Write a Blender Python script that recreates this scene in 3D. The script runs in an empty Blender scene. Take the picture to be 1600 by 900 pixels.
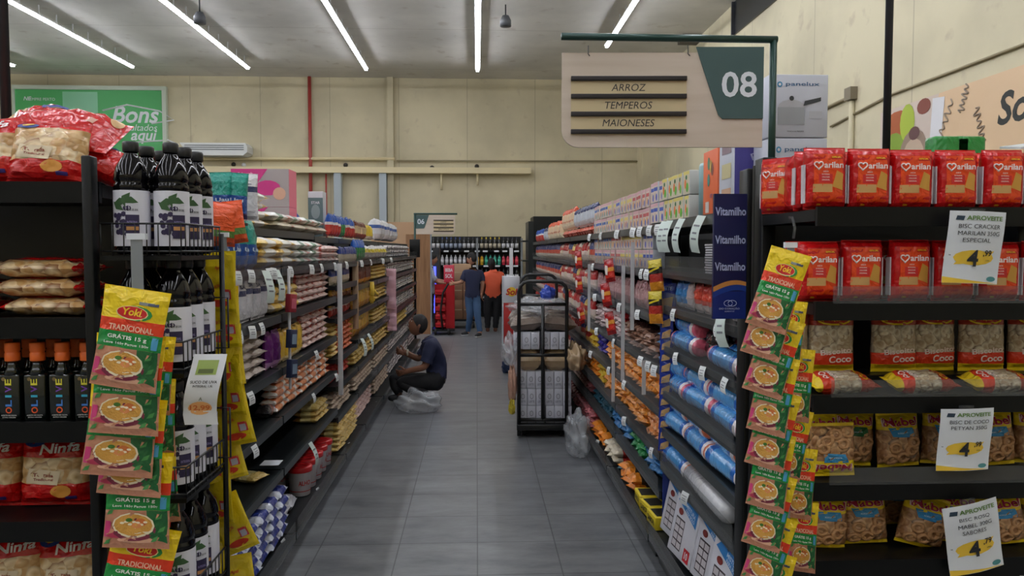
import bpy, bmesh, math, random
from mathutils import Vector, Matrix, Euler
random.seed(7)
R = math.radians
SC = bpy.context.scene
COL = SC.collection

# ------------------------------------------------------------------ camera, world, exposure
CAM_H, FPX = 1.7, 1200.0
CAM_YAW, CAM_PITCH = math.atan(55/1200), math.atan(59/1200)
cam_data = bpy.data.cameras.new('camera'); cam = bpy.data.objects.new('camera', cam_data); COL.objects.link(cam)
cam_data.sensor_width = 36; cam_data.lens = 36*FPX/1600; cam_data.clip_end = 200; cam_data.clip_start = .05
cam.location = (0, 0, CAM_H); cam.rotation_euler = (math.pi/2-CAM_PITCH, 0, -CAM_YAW)
SC.camera = cam
world = bpy.data.worlds.new('world'); SC.world = world; world.use_nodes = True
world.node_tree.nodes['Background'].inputs[0].default_value = (.72, .8, 1, 1)
world.node_tree.nodes['Background'].inputs[1].default_value = .10
SC.view_settings.view_transform = 'Standard'; SC.view_settings.look = 'None'
SC.view_settings.gamma = 1; SC.view_settings.use_curve_mapping = False
SC.view_settings.exposure = 0.56
LAMP_STRENGTH = 24.0
_camR = cam.rotation_euler.to_matrix()
def at(px, py, Y):
    """world point seen at pixel px, py at distance Y down the aisle"""
    d = _camR @ Vector(((px-800)/FPX, (450-py)/FPX, -1))
    return Vector((0, 0, CAM_H)) + d*(Y/d.y)

# ------------------------------------------------------------------ materials
def lin(c):
    out = []
    for v in c:
        v /= 255
        out.append(v/12.92 if v <= .04045 else ((v+.055)/1.055)**2.4)
    return out
MATS = {}
def mat(name, col, rough=.5, metal=0, coat=0, alpha=1, emit=0, bump=0, bscale=60, spec=.5, trans=0):
    if name in MATS: return MATS[name]
    m = bpy.data.materials.new(name); m.use_nodes = True
    b = m.node_tree.nodes['Principled BSDF']
    c = lin(col)
    b.inputs['Base Color'].default_value = (*c, 1); b.inputs['Roughness'].default_value = rough
    b.inputs['Metallic'].default_value = metal; b.inputs['Coat Weight'].default_value = coat
    b.inputs['Coat Roughness'].default_value = .09
    b.inputs['Alpha'].default_value = alpha; b.inputs['Specular IOR Level'].default_value = spec
    b.inputs['Transmission Weight'].default_value = trans
    if emit:
        b.inputs['Emission Color'].default_value = (*c, 1); b.inputs['Emission Strength'].default_value = emit
    if bump:
        nt = m.node_tree; tc = nt.nodes.new('ShaderNodeTexCoord'); n = nt.nodes.new('ShaderNodeTexNoise')
        n.inputs['Scale'].default_value = bscale; n.inputs['Detail'].default_value = 2; n.inputs['Distortion'].default_value = .8
        bp = nt.nodes.new('ShaderNodeBump'); bp.inputs['Strength'].default_value = bump; bp.inputs['Distance'].default_value = .01
        nt.links.new(tc.outputs['Object'], n.inputs['Vector']); nt.links.new(n.outputs['Fac'], bp.inputs['Height'])
        nt.links.new(bp.outputs['Normal'], b.inputs['Normal']); nt.links.new(bp.outputs['Normal'], b.inputs['Coat Normal'])
    MATS[name] = m
    return m
def film(col, key=None):
    """printed glossy plastic film"""
    return mat(key or 'film_%d_%d_%d' % tuple(col), col, .28, coat=.35, bump=.9, bscale=30, spec=.35)
def flat(col):
    return mat('print_%d_%d_%d' % tuple(col), col, .5)
def lumps(name, cols, scale=40, vor=True, coat=.6):
    """contents seen through a clear bag: blotches of several colours, lumpy"""
    if name in MATS: return MATS[name]
    m = mat(name, cols[0], .35, coat=coat)
    nt = m.node_tree; b = nt.nodes['Principled BSDF']
    tc = nt.nodes.new('ShaderNodeTexCoord'); v = nt.nodes.new('ShaderNodeTexVoronoi'); v.inputs['Scale'].default_value = scale
    ns = nt.nodes.new('ShaderNodeTexNoise'); ns.inputs['Scale'].default_value = scale*.6
    mx = nt.nodes.new('ShaderNodeVectorMath'); mx.operation = 'MULTIPLY_ADD'; mx.inputs[1].default_value = (.03,)*3
    nt.links.new(tc.outputs['Object'], ns.inputs['Vector']); nt.links.new(ns.outputs['Color'], mx.inputs[0])
    nt.links.new(tc.outputs['Object'], mx.inputs[2]); nt.links.new(mx.outputs[0], v.inputs['Vector'])
    cr = nt.nodes.new('ShaderNodeValToRGB'); cr.color_ramp.interpolation = 'LINEAR'
    el = cr.color_ramp.elements
    while len(el) < len(cols): el.new(.5)
    for i, c in enumerate(cols):
        el[i].position = .15+.75*i/max(1, len(cols)-1); el[i].color = (*lin(c), 1)
    ad = nt.nodes.new('ShaderNodeMath'); ad.operation = 'MULTIPLY'; ad.inputs[1].default_value = scale*.045*.5
    nt.links.new(v.outputs['Distance'], ad.inputs[0])
    cs = nt.nodes.new('ShaderNodeMath'); cs.operation = 'MULTIPLY_ADD'; cs.inputs[1].default_value = .5
    sp = nt.nodes.new('ShaderNodeSeparateColor'); nt.links.new(v.outputs['Color'], sp.inputs[0])
    nt.links.new(sp.outputs[0], cs.inputs[0])
    hv = nt.nodes.new('ShaderNodeMath'); hv.operation = 'MULTIPLY'; hv.inputs[1].default_value = .6
    nt.links.new(v.outputs['Distance'], hv.inputs[0]); nt.links.new(hv.outputs[0], cs.inputs[2])
    nt.links.new(cs.outputs[0], cr.inputs['Fac'])
    nt.links.new(cr.outputs['Color'], b.inputs['Base Color'])
    bp = nt.nodes.new('ShaderNodeBump'); bp.inputs['Strength'].default_value = .7; bp.inputs['Distance'].default_value = .012; bp.invert = True
    nt.links.new(v.outputs['Distance'], bp.inputs['Height']); nt.links.new(bp.outputs['Normal'], b.inputs['Normal'])
    n2 = nt.nodes.new('ShaderNodeTexNoise'); n2.inputs['Scale'].default_value = 35; nt.links.new(tc.outputs['Object'], n2.inputs['Vector'])
    b2 = nt.nodes.new('ShaderNodeBump'); b2.inputs['Strength'].default_value = .5; b2.inputs['Distance'].default_value = .01
    nt.links.new(n2.outputs['Fac'], b2.inputs['Height']); nt.links.new(b2.outputs['Normal'], b.inputs['Coat Normal'])
    return m

BLACK = mat('black_metal', (13, 15, 16), .4, spec=.3)
DARK = mat('dark_shelf_steel', (30, 34, 36), .35, spec=.35)
CLEAR = mat('clear_plastic', (120, 122, 122), .12, alpha=.2, spec=.5)
WRAP = mat('clear_wrap', (205, 210, 215), .15, alpha=.38, bump=.8, bscale=25, coat=.6)
WHITE = flat((225, 228, 232)); PAPER = mat('paper', (222, 226, 232), .7)
INK = flat((40, 42, 46))

# ------------------------------------------------------------------ text
_txt = {}
def text_geo(s, bold=.012, shear=0.0):
    k = (s, bold, shear)
    if k in _txt: return _txt[k]
    cu = bpy.data.curves.new('t', 'FONT'); cu.body = s; cu.size = 1; cu.offset = bold; cu.resolution_u = 3; cu.shear = shear
    cu.align_x = 'LEFT'; o = bpy.data.objects.new('t', cu); COL.objects.link(o)
    bpy.context.view_layer.update()
    me = bpy.data.meshes.new_from_object(o.evaluated_get(bpy.context.evaluated_depsgraph_get()))
    vs = [(v.co.x, v.co.y) for v in me.vertices]; fs = [tuple(p.vertices) for p in me.polygons]
    bpy.data.objects.remove(o); bpy.data.meshes.remove(me); bpy.data.curves.remove(cu)
    x0 = min(v[0] for v in vs); x1 = max(v[0] for v in vs); y0 = min(v[1] for v in vs); y1 = max(v[1] for v in vs)
    W = x1-x0; H = y1-y0
    _txt[k] = ([(v[0]-x0-W/2, v[1]-y0-H/2) for v in vs], fs, W, H)
    return _txt[k]

# ------------------------------------------------------------------ mesh builder
class MB:
    def __init__(s): s.v = []; s.f = []; s.m = []; s.mats = []; s.sm = []
    def mi(s, m):
        if m not in s.mats: s.mats.append(m)
        return s.mats.index(m)
    def add(s, vs, fs, m, smooth=False, M=None):
        b = len(s.v); i = s.mi(m)
        s.v += [tuple(M @ Vector(v)) if M else tuple(v) for v in vs]
        for f in fs: s.f.append(tuple(b+k for k in f)); s.m.append(i); s.sm.append(smooth)
        return s
    def box(s, x0, x1, y0, y1, z0, z1, m, bev=0, M=None):
        if bev <= 0:
            v = [(x, y, z) for x in (x0, x1) for y in (y0, y1) for z in (z0, z1)]
            return s.add(v, [(0, 1, 3, 2), (4, 6, 7, 5), (0, 4, 5, 1), (2, 3, 7, 6), (0, 2, 6, 4), (1, 5, 7, 3)], m, M=M)
        bm = bmesh.new(); bmesh.ops.create_cube(bm, size=1)
        for v in bm.verts: v.co = ((x0+x1)/2+v.co.x*(x1-x0), (y0+y1)/2+v.co.y*(y1-y0), (z0+z1)/2+v.co.z*(z1-z0))
        bmesh.ops.bevel(bm, geom=bm.edges[:], offset=bev, segments=2, affect='EDGES', profile=.5)
        return s.bm(bm, m, True, M)
    def bm(s, bm, m, smooth=True, M=None):
        bm.verts.index_update(); bm.verts.ensure_lookup_table()
        s.add([v.co[:] for v in bm.verts], [tuple(v.index for v in f.verts) for f in bm.faces], m, smooth, M); bm.free(); return s
    def tube(s, pts, r, m, n=8, M=None, cap=True):
        pts = [Vector(p) for p in pts]; rs = r if isinstance(r, (list, tuple)) else [r]*len(pts)
        vs = []; fs = []; prev = None
        for i, p in enumerate(pts):
            t = (pts[min(i+1, len(pts)-1)]-pts[max(i-1, 0)]).normalized()
            if prev is None: a = t.orthogonal().normalized()
            else:
                a = prev-t*prev.dot(t); a.normalize()
            prev = a; b = t.cross(a)
            for k in range(n):
                an = 2*math.pi*k/n; vs.append(p+(a*math.cos(an)+b*math.sin(an))*rs[i])
        for i in range(len(pts)-1):
            for k in range(n):
                fs.append((i*n+k, i*n+(k+1) % n, (i+1)*n+(k+1) % n, (i+1)*n+k))
        if cap: fs += [tuple(range(n))[::-1], tuple((len(pts)-1)*n+k for k in range(n))]
        return s.add(vs, fs, m, True, M)
    def lathe(s, prof, m, n=20, M=None, ms=None):
        """prof: list of (r, z); ms: material per segment"""
        vs = [(r*math.cos(2*math.pi*k/n), r*math.sin(2*math.pi*k/n), z) for r, z in prof for k in range(n)]
        for i in range(len(prof)-1):
            mm = ms[i] if ms else m
            if i == 0: base = len(s.v); s.v += [tuple(M @ Vector(v)) if M else v for v in vs]
            mi = s.mi(mm)
            for k in range(n):
                s.f.append((base+i*n+k, base+i*n+(k+1) % n, base+(i+1)*n+(k+1) % n, base+(i+1)*n+k)); s.m.append(mi); s.sm.append(True)
        for idx, rev in ((0, True), (len(prof)-1, False)):
            if prof[idx][0] > 1e-5:
                f = tuple(base+idx*n+k for k in range(n)); s.f.append(f[::-1] if rev else f); s.m.append(s.mi(ms[min(idx, len(ms)-1)] if ms else m)); s.sm.append(False)
        return s
    def prism(s, poly, y0, y1, m, M=None):
        """outline in x,z extruded from y0 to y1 (front y0)"""
        n = len(poly); vs = [(x, y0, z) for x, z in poly]+[(x, y1, z) for x, z in poly]
        fs = [tuple(range(n)), tuple(range(n, 2*n))[::-1]]+[(i, n+i, n+(i+1) % n, (i+1) % n) for i in range(n)]
        return s.add(vs, fs, m, M=M)
    # decals: fn(a, b, eps) -> point on the surface
    def rect(s, fn, a0, a1, b0, b1, m, e=.001, n=5):
        vs = [fn(a0+(a1-a0)*i/n, b0+(b1-b0)*j/n, e) for j in range(n+1) for i in range(n+1)]
        return s.add(vs, [(j*(n+1)+i, j*(n+1)+i+1, (j+1)*(n+1)+i+1, (j+1)*(n+1)+i) for j in range(n) for i in range(n)], m, True)
    def quad(s, fn, P, m, e=.001, n=4):
        vs = []
        for j in range(n+1):
            for i in range(n+1):
                u, w = i/n, j/n
                a = (P[0][0]*(1-u)+P[1][0]*u)*(1-w)+(P[3][0]*(1-u)+P[2][0]*u)*w
                b = (P[0][1]*(1-u)+P[1][1]*u)*(1-w)+(P[3][1]*(1-u)+P[2][1]*u)*w
                vs.append(fn(a, b, e))
        return s.add(vs, [(j*(n+1)+i, j*(n+1)+i+1, (j+1)*(n+1)+i+1, (j+1)*(n+1)+i) for j in range(n) for i in range(n)], m, True)
    def disc(s, fn, ca, cb, ra, rb, m, e=.001, n=14, rings=3):
        vs = [fn(ca, cb, e)]; fs = []
        for r in range(1, rings+1):
            for k in range(n):
                an = 2*math.pi*k/n; vs.append(fn(ca+ra*r/rings*math.cos(an), cb+rb*r/rings*math.sin(an), e))
        fs = [(0, 1+k, 1+(k+1) % n) for k in range(n)]
        for r in range(rings-1):
            fs += [(1+r*n+k, 1+(r+1)*n+k, 1+(r+1)*n+(k+1) % n, 1+r*n+(k+1) % n) for k in range(n)]
        return s.add(vs, fs, m, True)
    def text(s, fn, t, ca, cb, h, m, e=.002, wmax=None, bold=.02, shear=0, rot=0, w=None):
        vs, fs, W, H = text_geo(t, min(bold, .024), shear)
        k = h/H; kx = k
        if w: kx = w/W
        elif wmax and W*k > wmax: kx = wmax/W
        c, q = math.cos(rot), math.sin(rot)
        out = []
        for x, y in vs:
            x *= kx; y *= k
            out.append(fn(ca+x*c-y*q, cb+x*q+y*c, e))
        return s.add(out, fs, m)
    def transform(s, M): s.v = [tuple(M @ Vector(v)) for v in s.v]; return s
    def build(s, name, parent=None, link=True):
        me = bpy.data.meshes.new(name); me.from_pydata(s.v, [], s.f)
        for m in s.mats: me.materials.append(m)
        me.polygons.foreach_set('material_index', s.m); me.polygons.foreach_set('use_smooth', s.sm); me.update()
        o = bpy.data.objects.new(name, me)
        if link: COL.objects.link(o)
        if parent: o.parent = parent
        return o
def planar(y=0, x0=0, z0=0):
    return lambda a, b, e: (x0+a, y-e, z0+b)

# ------------------------------------------------------------------ things
def tag(o, label, cat, group=None, kind=None):
    if label: o['label'] = label
    if cat: o['category'] = cat
    if group: o['group'] = group
    if kind: o['kind'] = kind
    return o
def thing(name, label, cat, loc=(0, 0, 0), rz=0, group=None, link=True):
    o = bpy.data.objects.new(name, None); o.empty_display_size = .05
    if link: COL.objects.link(o)
    o.location = loc; o.rotation_euler = (0, 0, rz); return tag(o, label, cat, group)
def struct(name, mb):
    o = mb.build(name); o['kind'] = 'structure'; return o
PROTO = {}
class Proto:
    def __init__(s, root, w, d, h): s.root = root; s.w = w; s.d = d; s.h = h; s.parts = []
def proto(key, mb_parts, w, d, h, cat):
    """mb_parts: [(name, MB)] first is the body; others its parts"""
    root = mb_parts[0][1].build(mb_parts[0][0], link=False); root['category'] = cat
    p = Proto(root, w, d, h)
    for nm, mb in mb_parts[1:]: p.parts.append(mb.build(nm, link=False))
    PROTO[key] = p; return p
ALL_LABELS = {}
def put(key, loc, rot=(0, 0, 0), label='', group=None, s=1.0):
    p = PROTO[key]; o = p.root.copy(); COL.objects.link(o)
    o.location = loc; o.rotation_euler = rot; o.scale = (s, s, s) if not isinstance(s, tuple) else s
    o['label'] = label
    if group: o['group'] = group
    for q in p.parts:
        c = q.copy(); COL.objects.link(c); c.parent = o
    return o
ORD = ['first', 'second', 'third', 'fourth', 'fifth', 'sixth', 'seventh', 'eighth', 'ninth', 'tenth', 'eleventh', 'twelfth', 'thirteenth', 'fourteenth', 'fifteenth', 'sixteenth', 'seventeenth', 'eighteenth', 'nineteenth', 'twentieth']
def nth(i): return ORD[i] if i < 20 else str(i+1)+'th'

# ------------------------------------------------------------------ soft bags
def pillow_fn(w, h, t, px=2.6, pz=3.2, fin=.0, seed=0, wr=.004, sag=0.0, taper=0.0):
    rnd = random.Random(seed); ph = [rnd.uniform(0, 6.28) for _ in range(6)]
    def raw(x, z):                       # x in [-w/2,w/2], z in [0,h] -> half thickness
        u = max(-1, min(1, 2*x/w)); hz = h-2*fin; v = max(-1, min(1, 2*(z-fin)/hz-1)) if hz > 0 else 0
        vv = v+sag*(1-v*v)
        d = t/2*(max(0, 1-abs(u)**px))**.55*(max(0, 1-abs(vv)**pz))**.6
        k = min(1, d/(t*.2))
        d += k*wr*(math.sin(14*u+3*v+ph[0])*math.sin(9*v+ph[1])+.6*math.sin(23*v-7*u+ph[2]))
        return max(d, .0006)
    def shp(x, z):
        v = 2*z/h-1; zz = 1-.05*(1-v*v)-taper*(v+1)/2
        return x*zz
    def fr(x, z, e=0): return (shp(x, z), -raw(x, z)-e, z)
    def bk(x, z, e=0): return (shp(x, z), raw(x, z)+e, z)
    return fr, bk
def bag_mb(w, h, t, bands, nx=10, nz=14, px=2.6, pz=3.2, fin=0, seed=0, wr=.004, sag=0, side=None, back=None, decor=None, taper=0, zig=False):
    """bands: [(top fraction, material)] from the bottom up"""
    fr, bk = pillow_fn(w, h, t, px, pz, fin, seed, wr, sag, taper)
    mb = MB()
    zs = [0]; cuts = sorted(set([0, 1]+[b[0] for b in bands]))
    zs = sorted(set([round(h*(.5-.5*math.cos(math.pi*i/nz)), 5) for i in range(nz+1)]+[round(c*h, 5) for c in cuts]))
    xs = [w/2*math.sin(math.pi/2*(2*i/nx-1)) for i in range(nx+1)]
    for fn, flip in ((fr, False), (bk, True)):
        vs = [fn(x, z) for z in zs for x in xs]; n = nx+1
        for j in range(len(zs)-1):
            zm = (zs[j]+zs[j+1])/2/h; m = next(b[1] for b in bands if zm <= b[0]+1e-6)
            if flip and back: m = back
            fs = []
            for i in range(nx):
                f = (i, i+1, n+i+1, n+i); fs.append(f[::-1] if flip else f)
            mb.add(vs[j*n:(j+2)*n], fs, m, True)
    # merge rim: thin side strips
    for x in (-w/2, w/2):
        for j in range(len(zs)-1):
            zm = (zs[j]+zs[j+1])/2/h; m = side or next(b[1] for b in bands if zm <= b[0]+1e-6)
            mb.add([fr(x, zs[j]), bk(x, zs[j]), bk(x, zs[j+1]), fr(x, zs[j+1])], [(0, 1, 2, 3) if x > 0 else (3, 2, 1, 0)], m, True)
    import bisect
    grid = [[fr(x, z)[1] for x in xs] for z in zs]; fr0 = fr
    def fr(x, z, e=0):                    # the printed side as the mesh has it, between its grid points
        x = max(-w/2, min(w/2, x)); z = max(0, min(h, z))
        i = min(max(bisect.bisect_right(xs, x)-1, 0), nx-1); j = min(max(bisect.bisect_right(zs, z)-1, 0), len(zs)-2)
        u = (x-xs[i])/(xs[i+1]-xs[i]); v = (z-zs[j])/(zs[j+1]-zs[j])
        y = (grid[j][i]*(1-u)+grid[j][i+1]*u)*(1-v)+(grid[j+1][i]*(1-u)+grid[j+1][i+1]*u)*v
        return (fr0(x, z)[0], y-e-.0003, z)
    if decor: decor(mb, fr, bk)
    return mb
def lay_long(mb, w, h, t):   # long axis along local x, printed side up
    return mb.transform(Matrix(((0, 0, 1, -h/2), (-1, 0, 0, 0), (0, -1, 0, t/2), (0, 0, 0, 1))))
def lay_deep(mb, w, h, t):   # bottom end towards the aisle (-y), printed side up
    return mb.transform(Matrix(((1, 0, 0, 0), (0, 0, 1, 0), (0, -1, 0, t/2), (0, 0, 0, 1))) @ Matrix.Translation((0, 0, -h/2)))
def crumple(name, w, d, h, m, seed, n=14, top=.0):
    rnd = random.Random(seed); bm = bmesh.new(); bmesh.ops.create_icosphere(bm, subdivisions=4, radius=1)
    ph = [rnd.uniform(0, 6.3) for _ in range(8)]
    for v in bm.verts:
        c = v.co; k = 1+.09*math.sin(7*c.x+ph[0]+3*c.y)+.08*math.sin(9*c.y+ph[1]+4*c.z)+.07*math.sin(11*c.z+ph[2]+5*c.x)+.04*abs(math.sin(17*c.x+13*c.y+ph[3]))
        v.co = (c.x*w/2*k, c.y*d/2*k, max(0, (c.z+.72)*h/1.72*k))
    return MB().bm(bm, m)
# ------------------------------------------------------------------ room shell
XL, XR, YF, YB, HC = -14.0, 4.6, -7.0, 20.0, 6.1
def floor_mat():
    m = mat('floor_tiles', (96, 99, 104), .30); nt = m.node_tree; b = nt.nodes['Principled BSDF']; L = nt.links.new
    tc = nt.nodes.new('ShaderNodeTexCoord'); mp = nt.nodes.new('ShaderNodeMapping'); mp.inputs['Location'].default_value = (.0, .1, 0)
    L(tc.outputs['Object'], mp.inputs['Vector'])
    br = nt.nodes.new('ShaderNodeTexBrick'); br.offset = 0; br.inputs['Scale'].default_value = 1
    br.inputs['Brick Width'].default_value = .45; br.inputs['Row Height'].default_value = .45; br.inputs['Mortar Size'].default_value = .004
    br.inputs['Mortar Smooth'].default_value = .3
    br.inputs['Color1'].default_value = (*lin((118, 122, 127)), 1); br.inputs['Color2'].default_value = (*lin((128, 131, 134)), 1)
    br.inputs['Mortar'].default_value = (*lin((84, 86, 90)), 1); L(mp.outputs[0], br.inputs['Vector'])
    n = nt.nodes.new('ShaderNodeTexNoise'); n.inputs['Scale'].default_value = 2.2; n.inputs['Detail'].default_value = 8; n.inputs['Roughness'].default_value = .7
    sc = nt.nodes.new('ShaderNodeMapping'); sc.inputs['Scale'].default_value = (1, 2.6, 1); L(tc.outputs['Object'], sc.inputs['Vector']); L(sc.outputs[0], n.inputs['Vector'])
    cr = nt.nodes.new('ShaderNodeValToRGB'); cr.color_ramp.elements[0].position = .3; cr.color_ramp.elements[0].color = (.48, .48, .5, 1)
    cr.color_ramp.elements[1].position = .7; cr.color_ramp.elements[1].color = (1.2, 1.18, 1.15, 1); L(n.outputs['Fac'], cr.inputs['Fac'])
    mx = nt.nodes.new('ShaderNodeMix'); mx.data_type = 'RGBA'; mx.blend_type = 'MULTIPLY'; mx.inputs[0].default_value = 1
    L(br.outputs['Color'], mx.inputs[6]); L(cr.outputs['Color'], mx.inputs[7]); L(mx.outputs[2], b.inputs['Base Color'])
    rr = nt.nodes.new('ShaderNodeMapRange'); rr.inputs[3].default_value = .26; rr.inputs[4].default_value = .46; L(n.outputs['Fac'], rr.inputs[0]); L(rr.outputs[0], b.inputs['Roughness'])
    return m
def wall_mat(name, col, seam=1.75, off=0.0, axis='X'):
    m = mat(name, col, .65); nt = m.node_tree; b = nt.nodes['Principled BSDF']; L = nt.links.new
    tc = nt.nodes.new('ShaderNodeTexCoord'); n = nt.nodes.new('ShaderNodeTexNoise'); n.inputs['Scale'].default_value = .7; n.inputs['Detail'].default_value = 6
    L(tc.outputs['Object'], n.inputs['Vector'])
    cr = nt.nodes.new('ShaderNodeValToRGB'); cr.color_ramp.elements[0].position = .36; cr.color_ramp.elements[0].color = (*lin([v*.9 for v in col]), 1)
    cr.color_ramp.elements[1].position = .62; cr.color_ramp.elements[1].color = (*lin(col), 1); L(n.outputs['Fac'], cr.inputs['Fac'])
    sp = nt.nodes.new('ShaderNodeSeparateXYZ'); L(tc.outputs['Object'], sp.inputs[0])
    ad = nt.nodes.new('ShaderNodeMath'); ad.operation = 'ADD'; ad.inputs[1].default_value = 100+off; L(sp.outputs[axis], ad.inputs[0])
    mo = nt.nodes.new('ShaderNodeMath'); mo.operation = 'MODULO'; mo.inputs[1].default_value = seam; L(ad.outputs[0], mo.inputs[0])
    lt = nt.nodes.new('ShaderNodeMath'); lt.operation = 'LESS_THAN'; lt.inputs[1].default_value = .022; L(mo.outputs[0], lt.inputs[0])
    n2 = nt.nodes.new('ShaderNodeTexNoise'); n2.inputs['Scale'].default_value = 3; n2.inputs['Detail'].default_value = 5; L(tc.outputs['Object'], n2.inputs['Vector'])
    st = nt.nodes.new('ShaderNodeMapRange'); st.inputs[1].default_value = .62; st.inputs[2].default_value = .72; st.inputs[3].default_value = 0; st.inputs[4].default_value = .3; L(n2.outputs['Fac'], st.inputs[0])
    mx = nt.nodes.new('ShaderNodeMix'); mx.data_type = 'RGBA'; mx.inputs[7].default_value = (*lin((150, 130, 112)), 1); L(st.outputs[0], mx.inputs[0]); L(cr.outputs[0], mx.inputs[6])
    m2 = nt.nodes.new('ShaderNodeMath'); m2.operation = 'MULTIPLY'; m2.inputs[1].default_value = .35; L(lt.outputs[0], m2.inputs[0])
    mx2 = nt.nodes.new('ShaderNodeMix'); mx2.data_type = 'RGBA'; mx2.inputs[7].default_value = (*lin((120, 108, 88)), 1); L(m2.outputs[0], mx2.inputs[0]); L(mx.outputs[2], mx2.inputs[6])
    L(mx2.outputs[2], b.inputs['Base Color'])
    return m
CREAM = wall_mat('cream_wall', (210, 199, 166)); CREAM_R = wall_mat('cream_side_wall', (212, 203, 172), seam=2.4, axis='Y')
CEIL = wall_mat('ceiling_panels', (226, 223, 217), seam=3.4, axis='Y')
struct('floor', MB().box(XL, XR, YF, YB, -.1, 0, floor_mat()))
struct('ceiling', MB().box(XL, XR, YF, YB, HC, HC+.1, CEIL))
struct('wall_back', MB().box(XL, XR, YB, YB+.15, 0, HC, CREAM))
struct('wall_left', MB().box(XL-.15, XL, YF, YB, 0, HC, CREAM_R))
struct('wall_right', MB().box(XR, XR+.15, YF, YB, 0, HC, CREAM_R))
struct('wall_front', MB().box(XL, XR, YF-.15, YF, 0, HC, CREAM))
struct('trim_1', MB().box(4.18, XR, 19.4, YB, 0, HC, CREAM))                     # corner column
o = struct('trim_2', MB().box(-2.28, -2.12, 19.88, YB, 0, HC, CREAM))            # wall pilaster
o = struct('window_1', MB().box(XR-.03, XR, YF+.2, 13.75, 5.52, HC, mat('dark_glazing', (38, 40, 44), .25)))
for k, y in enumerate((13.7, 11.0, 8.3, 5.6)):
    fr = MB().box(XR-.07, XR-.031, y-.05, y, 5.52, HC, mat('dark_frame', (58, 60, 64), .4)).build('window_frame', o)

# beams, conduits and pipes on the back wall
def pipe(name, pts, r, m, label, cat='pipe'):
    return tag(MB().tube(pts, r, m).build(name), label, cat)
REDP = mat('red_pipe_paint', (165, 62, 56), .4); CREAMP = mat('cream_paint', (222, 208, 168), .5)
def bw(px, py, y=19.95):
    p = at(px, py, y); return p
a = bw(484, 123); pipe('fire_pipe', [(a.x, 19.9, HC-.01), (a.x, 19.9, 1.9)], .045, REDP, 'thick red fire pipe running down the cream back wall')
a = bw(510, 273); pipe('fire_pipe', [(a.x, 19.9, bw(510, 272).z), (a.x, 19.9, 2.0)], .022, REDP, 'thin red pipe below the cable tray on the back wall')
mb = MB(); z0 = bw(500, 271).z; z1 = bw(500, 262).z; mb.box(bw(270, 0).x, bw(829, 0).x, 19.72, 19.99, z0, z1, CREAMP)
tag(mb.build('cable_tray'), 'long cream horizontal tray fixed along the back wall', 'cable tray')
z = bw(500, 248).z; pipe('conduit', [(bw(264, 0).x, 19.9, z-.02), (bw(615, 0).x, 19.9, z)], .04, CREAMP, 'upper cream conduit above the tray on the back wall', 'conduit')
z = bw(800, 252).z; pipe('conduit', [(bw(618, 0).x, 19.93, z), (bw(1010, 0).x, 19.93, z+.02)], .02, mat('conduit_grey', (150, 140, 112), .5), 'thin conduit line running right of the wall pilaster', 'conduit')
GREYP = mat('grey_blue_post', (172, 182, 188), .5)
for px, lb in ((526, 'pale grey post under the tray, beside the thin red pipe'), (597, 'pale grey post under the tray, beside the wall pilaster')):
    a = bw(px, 0); tag(MB().box(a.x-.09, a.x+.09, 19.75, 19.98, 0, z0-.003, GREYP).build('wall_post'), lb, 'post')
for px, py, lb in ((540, 258, 'dark round fitting on the back wall, left of the pilaster'), (675, 262, 'small dark fitting on the tray right of the pilaster'), (745, 260, 'dark round fitting on the tray furthest from the red pipe'), (365, 257, 'dark round fitting under the air conditioner'), (381, 258, 'white round fitting under the air conditioner')):
    a = bw(px, py); tag(MB().lathe([(0, 0), (.05, 0), (.06, .04), (.04, .08), (0, .09)], flat((50, 48, 45)) if px != 381 else WHITE, 12, Matrix.Translation((a.x, 19.72 if z0 < a.z < z1 else 19.985, a.z)) @ Matrix.Rotation(R(90), 4, 'X')).build('wall_fitting'), lb, 'fitting')
mb = MB(); a = bw(746, 271); mb.tube([(a.x, 19.85, z0-.002), (a.x, 19.85, z0-.3)], .03, CREAMP); tag(mb.build('bracket'), 'cream bracket under the tray, near its right end', 'bracket')
mb = MB(); a = bw(690, 271); mb.tube([(a.x, 19.85, z0-.002), (a.x, 19.85, z0-.42)], .03, CREAMP); tag(mb.build('bracket'), 'longer cream bracket under the tray, right of the pilaster', 'bracket')

# ceiling lamps: rows of LED tubes running down the hall
TUBE = mat('led_tube', (244, 247, 255), .4, emit=LAMP_STRENGTH)
HOUS = mat('lamp_housing', (190, 190, 190), .5)
def lamp_proto():
    b = MB().box(-.055, .055, -.575, .575, .037, .05, HOUS).box(-.008, .008, -.3, -.28, .06, .24, HOUS).box(-.008, .008, .28, .3, .06, .24, HOUS)
    t = MB().box(-.03, .03, -.565, .565, 0, .0345, TUBE, bev=.008)
    proto('lamp', [('ceiling_lamp', b), ('led_tube', t)], .1, 1.2, .07, 'ceiling lamp')
lamp_proto()
rows = [(-10.5, 'outermost lamp row'), (-7.85, 'row above the green billboard'), (-5.25, 'row above the air conditioner'), (-2.55, 'row over the left shelves'), (.03, 'row over the aisle'), (2.68, 'row above the 08 sign')]
for X, rn in rows:
    y = 17.6 if X < 2 else 15.35; i = 0
    while y > -6:
        put('lamp', (X, y, 5.86), (0, 0, 0), 'ceiling tube, %s from back wall, %s' % (nth(i), rn), 'ceiling tubes')
        y -= 1.165; i += 1
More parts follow.
